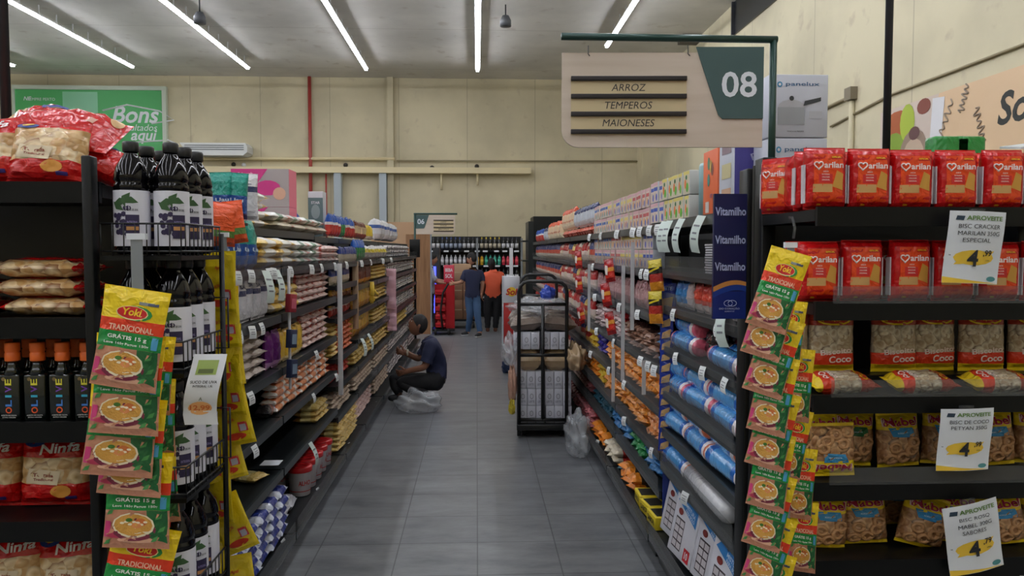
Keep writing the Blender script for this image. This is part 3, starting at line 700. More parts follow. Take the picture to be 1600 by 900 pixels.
for i, (px, an, dz) in enumerate(R4):
    p = at(px, 840, 2.3); put('mabel', (p.x, 2.30+.03*(i % 2), .777), (R(-3), R(an), random.uniform(-.1, .1)), 'yellow cookie bag, %s from the sachet strip on the lowest visible end shelf' % nth(i), 'ring cookie bags', s=(1.02, .9, .8))
for i, px in enumerate((1320, 1395, 1465, 1540, 1610)):
    p = at(px, 700, 2.5); put('mabel', (p.x, 2.49, .777), (0, 0, .1), 'half-hidden cookie bag in the back row, %s from the sachets' % nth(i), 'ring cookie bags back row', s=(1, .9, .8))

# ------------------------------------------------------------------ hanging sachets
FOOD = mat('plate_food', (216, 158, 66), .5, bump=.4, bscale=200)
def sachet():
    w, h, t = .155, .222, .014
    GW = flat((236, 240, 232))
    def dec(mb, fr, bk):
        mb.disc(fr, .008, h*.755, w*.26, h*.075, flat((40, 140, 60)), .0008); mb.disc(fr, 0, h*.755, w*.25, h*.07, flat((240, 226, 160)), .0011); mb.disc(fr, 0, h*.757, w*.235, h*.062, flat((208, 26, 30)), .0014)
        mb.text(fr, 'Yoki', 0, h*.765, h*.075, flat((250, 206, 40)), .0022, bold=.05, shear=.15, w=w*.3)
        mb.rect(fr, w*.08, w*.38, h*.845, h*.875, flat((130, 134, 132)), .001, 3); mb.rect(fr, w*.22, w*.38, h*.848, h*.872, flat((66, 72, 90)), .0014, 3)
        mb.text(fr, 'TRADICIONAL', w*.02, h*.6, h*.058, flat((246, 196, 166)), .0018, bold=.03, w=w*.7)
        mb.text(fr, 'GRÁTIS 15 g', -w*.02, h*.505, h*.058, GW, .0018, bold=.03, w=w*.62); mb.text(fr, 'Leve 165g Pague 150g', -w*.02, h*.44, h*.032, GW, .0018, w=w*.7)
        mb.rect(fr, w*.37, w*.46, h*.42, h*.54, flat((70, 150, 190)), .0012, 3)
        mb.disc(fr, -w*.02, h*.2, w*.34, h*.12, flat((120, 36, 60)), .001); mb.disc(fr, -w*.03, h*.245, w*.33, h*.13, flat((236, 222, 190)), .0014); mb.disc(fr, -w*.03, h*.25, w*.30, h*.112, FOOD, .0018)
        mb.disc(fr, w*.08, h*.28, w*.1, h*.04, flat((206, 110, 50)), .0022); mb.disc(fr, w*.02, h*.245, w*.08, h*.03, flat((222, 140, 80)), .0024); mb.disc(fr, -w*.1, h*.3, w*.05, h*.02, flat((70, 120, 40)), .0026)
        mb.quad(fr, ((w*.22, h*.12), (w*.48, h*.06), (w*.48, h*.4), (w*.16, h*.4)), film((30, 96, 50)), .0007)
        for (a, b) in ((.36, .33), (.40, .2), (-.42, .06), (.3, .1), (-.4, .37)):
            mb.quad(fr, ((w*(a-.06), h*(b-.025)), (w*(a+.03), h*(b-.01)), (w*(a+.05), h*(b+.04)), (w*(a-.02), h*(b+.02))), flat((70, 140, 70)), .0012)
        for k in range(7): mb.disc(fr, w*(-.2+.06*k), h*(.27+.015*math.sin(k*2.3)), w*.035, h*.012, flat((246, 232, 200)), .0024, 8, 1)
        mb.disc(fr, -w*.3, h*.14, w*.12, h*.035, flat((190, 60, 90)), .0008); mb.disc(fr, w*.02, h*.09, w*.3, h*.03, flat((222, 170, 140)), .0008)
        mb.rect(fr, -w*.48, -w*.39, h*.12, h*.28, flat((196, 50, 110)), .001, 3)
    PINKB = mat('sachet_base', (196, 134, 104), .25, coat=.7, bump=.5, bscale=40)
    return bag_mb(w, h, t, [(.40, PINKB), (.56, GRNF), (.685, ORED), (1, YEL)], nx=10, nz=16, px=6, pz=7, fin=.006, seed=2, wr=.003, back=YEL, decor=dec)
proto('sachet', [('seasoning_sachet', sachet())], .155, .014, .222, 'sachet')
def hang(key, px, ty, Y, ang, rz, label, group, s=1, lean=0):
    p = at(px, ty, Y); pr = PROTO[key]; h = pr.h*(s if not isinstance(s, tuple) else s[2])
    rot = Euler((lean, R(ang), rz)); off = rot.to_matrix() @ Vector((0, 0, h))
    return put(key, (p.x-off.x, p.y-off.y, p.z-off.z), rot, label, group, s)
LS = [(216, 451, 8, 0), (206, 523, 4, .0), (200, 590, 6, 0), (212, 622, 3, .0), (220, 706, 2, 0), (232, 822, 12, 0)]
for i, (px, ty, an, _) in enumerate(LS):
    hang('sachet', px, ty, 1.9+.022*i, an, R(-8+6*(i % 3)), 'yellow and green seasoning sachet, %s from the top of the strip by the juice' % nth(i), 'sachets by the juice bottles', lean=R(-5), s=1.1)
for i, (px, ty, an) in enumerate(((236, 524, 6), (236, 592, 2), (232, 660, 8), (236, 700, -2), (236, 770, 8))):
    hang('sachet', px, ty, 2.045+.012*i, an, R(10), 'partly covered sachet, %s from top behind the strip by the juice' % nth(i), 'sachets behind the juice strip', s=(.8, 1, .95), lean=R(3))
RS = [(1237, 392, 17), (1222, 436, 14), (1228, 497, 16), (1220, 556, 9), (1222, 612, 12), (1214, 676, 7), (1216, 740, 12), (1218, 804, 14), (1216, 862, 12)]
for i, (px, ty, an) in enumerate(RS):
    hang('sachet', px, ty, 1.98+.018*i, an, R(-34 if i % 2 else -24), 'yellow and green seasoning sachet, %s from the top of the strip by the crackers' % nth(i), 'sachets by the crackers', s=(.68, 1, .97), lean=R(-5))
for i, (px, ty, an) in enumerate(((1240, 470, 6), (1252, 545, 4), (1250, 640, 10), (1256, 700, 4), (1258, 784, 2))):
    hang('sachet', px, ty, 2.145+.01*i, an, R(-20), 'partly covered sachet, %s from top behind the strip by the crackers' % nth(i), 'sachets behind the cracker strip', s=(.5, 1, .95))
def clip(x, Y, z0, z1, label, w=.03):
    t = thing('clip_strip', label, 'clip strip', (x, Y, z0)); MB().box(-w/2, w/2, 0, .002, 0, z1-z0, mat('strip_plastic', (150, 156, 162), .15, alpha=.75)).build('strip', t)
    MB().box(-w*.8, w*.8, -.004, .012, z1-z0-.004, z1-z0+.012, PAPER).build('clip', t); return t
p = at(213, 372, 2.03); q = at(213, 460, 2.03); clip(p.x, 2.03, .8, p.z, 'clear strip with white clip hanging off the juice rack above sachets')
p = at(1236, 385, 2.165); clip(p.x, 2.165, .8, p.z, 'clear strip with white clip holding sachets beside the cracker packs', .022)
p = at(1240, 345, 2.16); t = thing('strip_hook', 'small clear hook on the cracker shelf rail above the sachets', 'hook', (p.x, 2.16, p.z-.05))
MB().tube([(0, 0, 0), (.004, 0, .03), (0, .01, .06), (0, .03, .06)], .004, CLEAR, 6).build('wire', t)
# plain yellow sachets further left row
def ysachet():
    w, h, t = .13, .2, .014
    YS = mat('yellow_film', (224, 196, 28), .25, coat=.6, bump=.5, bscale=30)
    def dec(mb, fr, bk):
        mb.text(fr, 'Apti', 0, h*.72, h*.08, flat((206, 60, 30)), .002, shear=.3); mb.disc(fr, .0, h*.15, w*.3, h*.06, flat((206, 60, 30)), .001)
        mb.rect(fr, w*.12, w*.38, h*.22, h*.38, flat((214, 60, 60)), .001, 3); mb.rect(fr, w*.16, w*.34, h*.23, h*.34, flat((190, 186, 196)), .0015, 3)
        mb.text(fr, 'SABOR', -w*.1, h*.42, h*.05, flat((206, 60, 30)), .002, rot=.2)
    return bag_mb(w, h, t, [(1, YS)], nx=8, nz=12, px=5, pz=6, fin=.006, seed=4, wr=.004, decor=dec)
proto('ysachet', [('yellow_sachet', ysachet())], .13, .014, .2, 'sachet')
YP = [(352, 392, 0), (352, 448, -3), (354, 508, -4), (358, 556, -8), (362, 604, -12), (346, 660, -12), (344, 724, -4), (352, 776, -24), (372, 868, -8), (336, 800, 0)]
for i, (px, ty, an) in enumerate(YP):
    hang('ysachet', px-9, ty, 2.58+.013*i, an, R(-22+14*(i % 3)), 'bright yellow sachet, %s down the strip between juice and left shelves' % nth(i), 'yellow sachets', s=(1, 1, 1.02))
clip(at(350, 400, 2.73).x, 2.73, .7, 1.75, 'clear strip behind the yellow sachets beside the juice rack', .02)

# ------------------------------------------------------------------ price signs
def price_sign(px, py, Y, w, h, rot, lines, big, dec_, label, head=True, rz=0):
    p = at(px, py, Y); t = thing('price_sign', label, 'price sign', (p.x, Y, p.z)); t.rotation_euler = (R(-3), R(rot), rz)
    def fn(a, b, e): return (a, -.018*math.sin((b/h)*2.6)*.9-.006*math.cos(a/w*5)-e, b)
    mb = MB(); n = 12
    vs = [fn(-w/2+w*i/6, -h/2+h*j/n, 0) for j in range(n+1) for i in range(7)]
    mb.add(vs, [(j*7+i, j*7+i+1, (j+1)*7+i+1, (j+1)*7+i) for j in range(n) for i in range(6)], PAPER, True)
    mb.add([fn(-w/2+w*i/6, -h/2+h*j/n, -.0006) for j in range(n+1) for i in range(7)], [(j*7+i, (j+1)*7+i, (j+1)*7+i+1, j*7+i+1) for j in range(n) for i in range(6)], PAPER, True)
    GT = flat((96, 132, 60)); NV = flat((44, 62, 80)); YB = flat((238, 198, 66))
    if head:
        mb.text(fn, 'APROVEITE', w*.1, h*.405, h*.062, GT, .0025, bold=.03, w=w*.66); mb.quad(fn, ((-w*.4, h*.375), (-w*.27, h*.37), (-w*.25, h*.43), (-w*.38, h*.435)), NV, .0012)
    for k, l in enumerate(lines): mb.text(fn, l, w*.03 if k < 2 or not head else 0, h*(.29-.095*k), h*.058, INK, .0025, bold=0, w=w*min(.82, .062*len(l)))
    mb.disc(fn, w*.0, -h*.14, w*.36, h*.105, YB, .0008); mb.quad(fn, ((-w*.34, -h*.24), (w*.2, -h*.2), (w*.36, -h*.04), (-w*.2, -h*.1)), YB, .0009)
    mb.text(fn, big, -w*.04, -h*.15, h*.23, INK, .004, bold=.035); mb.text(fn, ','+dec_, w*.22, -h*.08, h*.095, INK, .003)
    mb.text(fn, 'CADA', w*.25, -h*.175, h*.018, INK, .0014); mb.text(fn, 'R$', -w*.42, -h*.11, h*.02, INK, .0014)
    mb.quad(fn, ((-w/2, -h/2), (w/2, -h*.49), (w*.0, -h*.46), (-w/2, -h*.41)), YB, .0008)
    mb.disc(fn, w*.36, -h*.43, w*.09, h*.036, flat((80, 146, 150)), .0014)
    mb.build('paper_sheet', t)
    MB().box(-w*.12, w*.12, -.012, .0, h*.485, h*.54, CLEAR).build('clip', t)
    return t
price_sign(1523, 387, 2.15, .166, .206, 2, ['BISC CRACKER', 'MARILAN 350G', 'ESPECIAL'], '4', '99', 'white price sign 4,99 for crackers hanging over the red cracker packs')
price_sign(1509, 687, 2.15, .158, .186, -1, ['BISC DE COCO', 'PETYAN 350G'], '4', '99', 'white price sign 4,99 for coconut biscuits above the cookie bags', head=True)
price_sign(1522, 840, 2.15, .165, .215, -12, ['BISC ROSQ', 'MABEL 300G', 'SABORES'], '4', '79', 'tilted white price sign 4,79 in front of the yellow cookie bags')
# curled leaflet on juice rack
p = at(323, 606, 2.42)
t = thing('leaflet', 'curled white promotion leaflet stuck on the juice bottle rack', 'leaflet', (p.x, 2.06, p.z)); t.location = at(324, 606, 2.1)
w, h = .088, .185
def lf(a, b, e):
    v = b/h; return (a+.012*math.sin(v*3)+(.0 if v > -.35 else (-.35-v)*.05), -.012-.03*math.sin((v+.5)*3.4)-(0 if v > -.3 else (-.3-v)*.12)-e, b)
mb = MB(); vs = [lf(-w/2+w*i/5, -h/2+h*j/14, 0) for j in range(15) for i in range(6)]
mb.add(vs, [(j*6+i, j*6+i+1, (j+1)*6+i+1, (j+1)*6+i) for j in range(14) for i in range(5)], PAPER, True)
mb.rect(lf, -w*.32, w*.3, h*.22, h*.42, flat((150, 172, 90)), .001); mb.rect(lf, -w*.25, w*.2, h*.24, h*.3, flat((96, 110, 60)), .0015)
mb.text(lf, 'SUCO DE UVA', 0, h*.12, h*.04, INK, .0012, w=w*.8); mb.text(lf, 'INTEGRAL 1,5L', 0, h*.06, h*.035, INK, .0012, w=w*.6)
mb.disc(lf, 0, -h*.26, w*.36, h*.1, flat((240, 180, 120)), .0008); mb.text(lf, '12,99', 0, -h*.26, h*.09, flat((224, 120, 60)), .0016, bold=.03, w=w*.6); mb.text(lf, 'A', 0, -h*.12, h*.05, flat((120, 130, 120)), .0012)
mb.build('paper_sheet', t)

# ------------------------------------------------------------------ juice bottles and their wire rack
GLASSB = mat('dark_bottle', (7, 6, 9), .07, spec=.4); LABW = mat('juice_label', (222, 222, 232), .45); GRAPE = flat((46, 36, 74)); LEAFG = flat((56, 92, 52))
def juice():
    rb = .045
    prof = [(.0, 0), (.036, 0), (rb-.002, .008), (rb-.002, .172), (rb, .176), (rb, .186), (rb-.003, .190), (rb-.003, .196), (rb, .2), (.0435, .212), (.037, .235), (.026, .254), (.0175, .268), (.016, .276)]
    b = MB().lathe(prof, GLASSB, 24)
    cap = MB().lathe([(.019, .274), (.0205, .276), (.0205, .298), (.018, .302), (0, .302)], mat('black_cap', (30, 30, 32), .4), 18)
    lab = MB(); cy = lambda a, z, e: ((rb+.0004+e)*math.sin(a/rb), -(rb+.0004+e)*math.cos(a/rb), z)
    lab.rect(cy, -rb*3.14, rb*3.14, .022, .170, LABW, 0, 26)
    fn = cy
    for off in (0.012, .153):
        rnd = random.Random(4)
        for k in range(26):
            a = rnd.uniform(-.03, .012); z = .05+rnd.uniform(0, .085); lab.disc(fn, off+a, z, .007, .007, GRAPE, .0006+k*.0001, 8, 1)
        for (a, z, an) in ((-.012, .140, .2), (.0, .148, .9), (.012, .143, -.3), (-.02, .128, 2.5), (.004, .135, 1.6)):
            c, s_ = math.cos(an)*.02, math.sin(an)*.02
            lab.quad(fn, ((off+a-c, z-s_), (off+a+s_*.5, z-c*.5), (off+a+c, z+s_), (off+a-s_*.5, z+c*.5)), LEAFG, .0022)
        lab.rect(fn, off+.0, off+.032, .042, .105, flat((48, 40, 76)), .0025, 4); lab.rect(fn, off+.001, off+.031, .105, .135, flat((206, 206, 216)), .0025, 4)
        lab.rect(fn, off+.002, off+.03, .064, .074, flat((206, 150, 90)), .003, 4); lab.text(fn, 'SUCO DE UVA', off+.016, .118, .006, INK, .0032, w=.026); lab.text(fn, 'INTEGRAL', off+.016, .085, .007, flat((150, 140, 190)), .0032, w=.024)
    return [('juice_bottle', b), ('bottle_cap', cap), ('label', lab)]
proto('juice', juice(), .09, .09, .302, 'juice bottle')
tiers = [(1.685, 0), (1.372, 0), (1.035, 0), (.70, 0)]
RXs = (-1.035, -.928, -.832)
for ti, (z, _) in enumerate(tiers):
    for i, x in enumerate(RXs):
        for j in range(3):
            Y = 2.125+.098*j+(.02 if i == 2 else 0)
            if i == 0: continue
            put('juice', (x+random.uniform(-.002, .002), Y, z+.004), (0, 0, R(random.uniform(-12, 25))), 'grape juice bottle, %s from front, %s column, %s rack tier' % (nth(j), ['outer', 'middle', 'aisle side'][i], ['top', 'second', 'third', 'bottom'][ti]), 'grape juice bottles')
t = thing('wire_rack', 'black wire rack holding tiers of grape juice bottles', 'rack', (-.94, 2.32, 0))
WM = mat('rack_wire', (24, 25, 27), .35)
x0, x1, y0, y1 = -.045, .162, -.255, .05
for ti, (z, _) in enumerate(tiers+[(.36, 0)]):
    k = MB(); k.box(x0, x1, y0, y1, z-.012, z, BLACK)
    for zz in (z+.012, z+.085):
        zf = zz
        k.tube([(x0, y1, zz), (x0, y0, zz), (x1, y0, zz), (x1, y1, zz)], .003, WM, 6)
    for q in range(8): x = x0+(x1-x0)*q/7; k.tube([(x, y0, z), (x, y0, z+.085)], .0018, WM, 5)
    for q in range(11): y = y0+(y1-y0)*q/10; k.tube([(x1, y, z), (x1, y, z+.085)], .0018, WM, 5)
    k.build('basket', t)
for sx in (x0-.004,):
    for yy in (y1+.008,): MB().tube([(sx, yy, 0), (sx, yy, 1.95)], .01, BLACK, 8).build('upright', t)
MB().tube([(x1+.002, y1+.008, 0), (x1+.002, y1+.008, 1.75)], .008, BLACK, 8).build('upright', t)
for zz in (1.41, 1.08):
    MB().tube([(x1+.003, y1-.06, zz), (x1+.04, y1-.06, zz), (x1+.04, y1-.06, zz+.15), (x1+.003, y1-.06, zz+.15)], .003, WM, 6).build('side_loop', t)

# ------------------------------------------------------------------ left end shelving: toast bags, dark bottles
TR = mat('toast_red', (204, 18, 18), .22, coat=.35, bump=.8, bscale=26)
def toast(w=.185, h=.235, t=.1, lay=None, plain=False):
    def dec(mb, fr, bk):
        if not plain: mb.text(fr, 'Ninfa', w*.08, h*.83, h*.13, flat((240, 230, 228)), .004, bold=.05, w=w*.55, rot=.12, shear=.1)
        mb.disc(fr, -w*.3, h*.9, w*.15, h*.06, flat((40, 60, 130)), .0025); mb.disc(fr, -w*.3, h*.92, w*.09, h*.03, flat((226, 190, 60)), .0035)
        mb.quad(fr, ((-w*.36, h*.36), (w*.1, h*.33), (w*.14, h*.52), (-w*.32, h*.56)), flat((226, 208, 176)), .003)
        mb.text(fr, 'Torrada', -w*.1, h*.47, h*.05, flat((150, 60, 40)), .0045, rot=-.06); mb.text(fr, 'Tradicional', -w*.1, h*.41, h*.035, flat((150, 60, 40)), .0045, rot=-.06)
        mb.disc(fr, w*.14, h*.24, w*.14, h*.09, flat((220, 150, 60)), .003); mb.rect(fr, w*.2, w*.34, h*.12, h*.17, flat((60, 40, 120)), .003, 3)
    mb = bag_mb(w, h, t, [(.34, TR), (.70, TOAST), (.86, TR if not plain else TOAST), (1, TR)], nx=12, nz=16, px=3.4, pz=4, fin=.012, seed=6, sag=.2, wr=.007, decor=dec)
    if lay == 'long': mb = lay_long(mb, w, h, t)
    if lay == 'deep': mb = lay_deep(mb, w, h, t)
    return mb
proto('toast', [('toast_bag', toast())], .185, .1, .235, 'toast bag')
proto('toast_clear', [('toast_bag', toast(plain=True))], .185, .1, .235, 'toast bag')
def toast_side():
    w, h, t = .2, .26, .07
    return lay_long(bag_mb(w, h, t, [(.12, TR), (.92, TOAST), (1, TR)], nx=12, nz=14, px=3.4, pz=4, fin=.012, seed=6, wr=.006, decor=lambda mb, fr, bk: mb.rect(fr, -w*.42, w*.3, h*.1, h*.9, TR, .003, 8)), w, h, t)
proto('toast_flat', [('toast_bag', toast_side())], .26, .2, .07, 'toast bag')
def X2(px, Y): return at(px, 400, Y).x
for i, px in enumerate((72, -40)):
    put('toast', (X2(px, 2.22), 2.24, .967), (R(-4), R(2), R(6)), 'red toast bag standing %s from the black post, under the dark bottles' % nth(i), 'standing toast bags', s=(1.05, 1, .87))
for i, px in enumerate((100, 6, -90)):
    put('toast', (X2(px, 2.22), 2.24, .682), (R(-4), R(-3), R(6)), 'red toast bag on the lowest visible shelf, %s from the black post' % nth(i), 'standing toast bags', s=(1.05, 1, .87))
for i, px in enumerate((84, -72)):
    for k in range(3):
        put('toast_flat', (X2(px, 2.25)+random.uniform(-.015, .015), 2.255, 1.517+k*.053), (0, 0, R(random.uniform(-5, 5))), 'flat toast bag, %s of three layers, pile %s from the black post' % (['lowest', 'middle', 'topmost'][k], nth(i)), 'flat toast bags', s=(1, 1, .76))
put('toast_clear', (X2(74, 2.22), 2.22, 1.878), (R(-16), R(2), R(4)), 'toast bag with clear front leaning on the pile above the post', 'top shelf toast bags', s=(1.12, .9, .82))
put('toast', (X2(-20, 2.22), 2.24, 1.878), (R(-14), R(-6), R(-4)), 'toast bag leaning beside the clear-front one at the top shelf edge', 'top shelf toast bags', s=(1.1, .9, .86))
def toast_red():
    w, h, t = .22, .30, .12
    def dec(mb, fr, bk):
        mb.quad(fr, ((-w*.3, h*.3), (-w*.15, h*.3), (-w*.15, h*.5), (-w*.3, h*.5)), flat((44, 66, 140)), .003); mb.disc(fr, -w*.2, h*.42, w*.05, h*.05, flat((220, 180, 80)), .004)
        mb.rect(fr, -w*.1, w*.1, h*.74, h*.8, flat((206, 150, 130)), .003, 3)
        mb.disc(fr, -w*.34, h*.9, w*.14, h*.05, flat((220, 180, 130)), .003)
    return lay_long(bag_mb(w, h, t, [(.16, TOAST), (.9, TR), (1, TR)], nx=14, nz=16, px=2.6, pz=3, fin=.02, seed=8, wr=.008, decor=dec), w, h, t)
proto('toast_red', [('toast_bag', toast_red())], .3, .22, .12, 'toast bag')
p = at(100, 200, 2.42)
put('toast_red', (p.x, 2.42, 2.01), (R(30), R(8), R(4)), 'big red toast bag lying on top of the heap', 'top shelf toast bags', s=(1.12, 1, .95))
p = at(160, 240, 2.36)
put('toast_red', (p.x, 2.40, 1.905), (R(20), R(24), R(14)), 'red toast bag sliding down the heap towards the juice bottles', 'top shelf toast bags', s=(.78, .7, .8))
put('toast_red', (X2(60, 2.5), 2.5, 1.878), (0, 0, R(3)), 'red toast bag at the bottom of the heap, towards the back', 'top shelf toast bags', s=(1, .9, 1.0))
put('toast_red', (X2(-60, 2.5), 2.42, 1.93), (R(10), R(3), R(3)), 'red toast bag on the far side of the heap from the juice', 'top shelf toast bags', s=(1, .9, 1.0))
def olive():
    OL = mat('olive_glass', (12, 20, 18), .15, coat=.6); w = .03
    b = MB().box(-.028, .028, -.022, .022, 0, .125, OL, bev=.006)
    b.lathe([(.024, .122), (.017, .136), (.0135, .146), (.0135, .158)], OL, 16)
    cap = MB().lathe([(.0175, .158), (.0185, .160), (.0185, .178), (.0165, .18), (.0165, .182), (.0185, .184), (.0185, .205), (.017, .207), (0, .207)], mat('orange_cap', (236, 110, 40), .4), 16)
    fn = planar(-.0222)
    cols = [(236, 92, 44), (70, 130, 210), (60, 180, 210), (120, 66, 170), (214, 206, 60)]
    for k, (ch, c) in enumerate(zip(['O', 'L', 'I', 'V', 'E'], cols)): b.text(fn, ch, 0, .03+.0185*k, .0165, flat(c), .0006, bold=.04, rot=R(90), w=.0165 if ch != 'I' else .006)
    b.text(fn, 'AZEITE DE OLIVA', 0, .0165, .0035, flat((200, 200, 200)), .0006, w=.04); b.text(fn, 'EXTRA VIRGEM', 0, .011, .003, flat((200, 200, 200)), .0006, w=.034); b.disc(fn, -.012, .112, .005, .005, flat((120, 100, 60)), .0004)
    proto('olive', [('olive_oil_bottle', b), ('bottle_cap', cap)], .056, .044, .207, 'oil bottle')
olive()
for j, Y in enumerate((2.14, 2.22)):
    for i in range(13):
        x = at(138, 600, 2.14).x-.0665*i
        put('olive', (x, Y, 1.237), (0, 0, R(random.uniform(-4, 4))), 'dark oil bottle with orange cap, %s from the post, %s row' % (nth(i), ['front', 'rear'][j]), 'dark oil bottles', s=1.03)

# bits on the cracker shelf top
for k, (px, w) in enumerate(((1483, .12), (1512, .1))):
    p = at(px, 213, 2.42); o = tag(MB().box(-w/2, w/2, -.03, .03, 0, p.z-1.823, film((40, 140, 60)), bev=.01).build('green_packet'), 'green packet peeking over the cracker packs, %s from the tall pole' % nth(k), 'packet'); o.location = (p.x, 2.43, 1.822)
    tag(MB().box(p.x-.06, p.x+.06, 2.39, 2.47, 1.822, p.z-.201, CB_).build('small_carton'), 'plain carton under the %s green packet behind crackers' % nth(k), 'carton') if False else None
p = at(1545, 212, 2.42); q = at(1640, 190, 2.42)
o = tag(MB().add([(0, 0, 0), (.26, 0, .03), (.26, .14, .05), (.03, .14, .02), (0, 0, -.006), (.26, 0, .022), (.26, .14, .044), (.03, .14, .014)], [(0, 1, 2, 3), (7, 6, 5, 4), (0, 4, 5, 1), (1, 5, 6, 2), (2, 6, 7, 3), (3, 7, 4, 0)], mat('pale_sheet', (206, 216, 222), .3)).build('folded_sheet'), 'pale folded plastic sheet lying on the cracker packs at the right', 'sheet'); o.location = (p.x, 2.27, 2.012)
# ------------------------------------------------------------------ goods on the aisle shelves
GR = mat('hazy_white', (196, 190, 186), .3, coat=.4, bump=.5, bscale=30)
def F_(*c): return film(c)
def soft(key, nm, w, h, t, cols, lay=None, cat=None, px=2.8, pz=3.4, txt=None, wr=.004, decor=None, nx=8, nz=10, sag=.1):
    """w,h,t of the bag; placed size: along the shelf, into the shelf, up"""
    bands = [(f, c if not isinstance(c, tuple) else film(c)) for f, c in cols]
    def dec(mb, fr, bk):
        if decor: decor(mb, fr, bk, w, h)
        if txt: mb.text(fr, txt[0], 0, h*txt[1], h*txt[2], flat(txt[3]), .003, bold=.03, w=w*.62)
    mb = bag_mb(w, h, t, bands, nx=nx, nz=nz, px=px, pz=pz, fin=.006, seed=len(PROTO), wr=wr, sag=sag, decor=dec)
    if lay == 'long': lay_long(mb, w, h, t); dims = (h, w, t)
    elif lay == 'deep': lay_deep(mb, w, h, t); dims = (w, h, t)
    else: dims = (w, t, h)
    proto(key, [(nm, mb)], *dims, cat or nm.replace('_', ' '))
USED = {}
def line(side, key, y0, y1, z, what, where, dx=.02, step=None, up=1, duz=None, jr=4, lean=0, sq=1, hv=.04, jz=0, gap=0):
    p = PROTO[key]; s = 1 if side == 'R' else -1; F = RX if side == 'R' else -LX
    st = step or p.w*.98; n = max(1, int((y1-y0)/st+.01)); grp = what+' on '+where
    rz0 = R(-90) if side == 'R' else R(90)
    for i in range(n):
        k0 = USED.get((what, where), 0); USED[(what, where)] = k0+1
        for j in range(up):
            if gap and random.random() < gap and j == up-1: continue
            sc = random.uniform(1-hv, 1+hv)
            d = F+dx+p.d/2+random.uniform(0, .012)
            lay = '' if up == 1 else (', %s layer' % (['bottom', 'second', 'third', 'fourth', 'fifth', 'sixth', 'seventh'][j] if j < up-1 else 'top'))
            put(key, (s*d, y0+st*(i+.5), z+.002+(duz or p.h*.9)*j), (R(random.uniform(-jz, jz))-lean, R(random.uniform(-jz, jz)), rz0+R(random.uniform(-jr, jr))),
                '%s, %s from camera%s, %s' % (what, nth(k0), lay, where), grp, s=(.97, sq, sc))
def mixed(side, keys, y0, y1, z, where, **k):
    y = y0; i = 0
    while y < y1-.02:
        key, what, n = keys[i % len(keys)]; st = PROTO[key].w*.98; n = min(n, max(1, int((y1-y)/st)))
        line(side, key, y, y+st*n+.001, z, what, where, **k); y += st*n; i += 1

# --- kinds, left
WC = (224, 222, 214)
soft('sack_wy', 'white_sack', .24, .36, .07, [(.25, (226, 190, 90)), (.75, (228, 224, 214)), (1, (222, 180, 70))], 'long', 'sack', txt=('AÇÚCAR', .5, .07, (60, 90, 160)))
soft('sack_cream', 'cream_sack', .24, .42, .075, [(.15, (200, 190, 160)), (.85, (218, 206, 178)), (1, (206, 120, 96))], 'long', 'sack')
soft('sack_green', 'rice_sack', .24, .40, .06, [(.3, (226, 226, 220)), (.55, (92, 138, 104)), (.8, (226, 226, 220)), (1, (206, 120, 100))], 'long', 'sack')
soft('teal', 'teal_bag', .135, .25, .075, [(.12, (70, 60, 110)), (.5, (36, 84, 160)), (1, (30, 150, 134))], None, 'bag', sag=.3, txt=('Uau', .4, .08, (200, 220, 230)))
soft('orange_top', 'orange_bag', .17, .26, .09, [(.2, (214, 84, 36)), (.35, (80, 120, 50)), (1, (236, 92, 44))], None, 'bag', sag=.2)
soft('bluered', 'blue_topped_bag', .12, .2, .07, [(.5, (196, 62, 54)), (.62, (224, 220, 216)), (1, (30, 84, 176))], None, 'bag', sag=.2)
soft('bluegreen', 'blue_green_bag', .12, .2, .07, [(.6, (30, 136, 66)), (1, (36, 92, 180))], None, 'bag', sag=.2)
soft('brown', 'brown_bag', .12, .19, .07, [(.3, (150, 70, 60)), (.7, (206, 180, 140)), (1, (104, 56, 44))], None, 'bag')
soft('yelup', 'yellow_bag', .12, .17, .06, [(.25, (226, 206, 190)), (1, (230, 200, 60))], None, 'bag')
soft('bundle', 'white_bundle', .3, .27, .16, [(.3, (208, 200, 200)), (.55, (216, 216, 220)), (.7, (70, 100, 170)), (1, (226, 228, 232))], None, 'bundle', px=4, wr=.01)
soft('bundle_y', 'clear_bundle', .26, .15, .14, [(.5, (200, 190, 182)), (.75, (224, 204, 80)), (1, (214, 214, 216))], None, 'bundle', px=4, wr=.01)
soft('redwhite', 'red_white_bag', .14, .26, .05, [(.18, (214, 36, 40)), (.8, (232, 206, 202)), (1, (190, 40, 44))], None, 'bag', txt=('Bom', .5, .12, (150, 40, 60)))
soft('whiteblue', 'white_bag', .13, .22, .06, [(.6, (222, 222, 228)), (.72, (60, 70, 110)), (1, (224, 222, 226))], None, 'bag', txt=('SAL', .8, .08, (60, 70, 110)))
soft('yroll', 'yellow_white_bag', .12, .2, .06, [(.22, (228, 214, 190)), (.8, (232, 190, 70)), (1, (226, 218, 210))], 'long', 'bag')
soft('pinkw', 'pink_white_bag', .16, .22, .05, [(.14, (226, 196, 188)), (.22, (214, 120, 112)), (.7, (230, 222, 218)), (1, (222, 150, 140))], 'deep', 'bag')
soft('gw', 'greyish_white_bag', .18, .22, .055, [(.2, (200, 186, 176)), (.6, (214, 204, 200)), (.75, (190, 150, 160)), (1, (220, 214, 212))], 'deep', 'bag')
soft('purple', 'purple_bag', .11, .2, .06, [(.2, (190, 140, 190)), (1, (110, 36, 120))], None, 'bag')
soft('yellowup', 'yellow_front_bag', .11, .19, .06, [(.18, (226, 206, 150)), (.8, (228, 188, 60)), (1, (206, 160, 40))], None, 'bag')
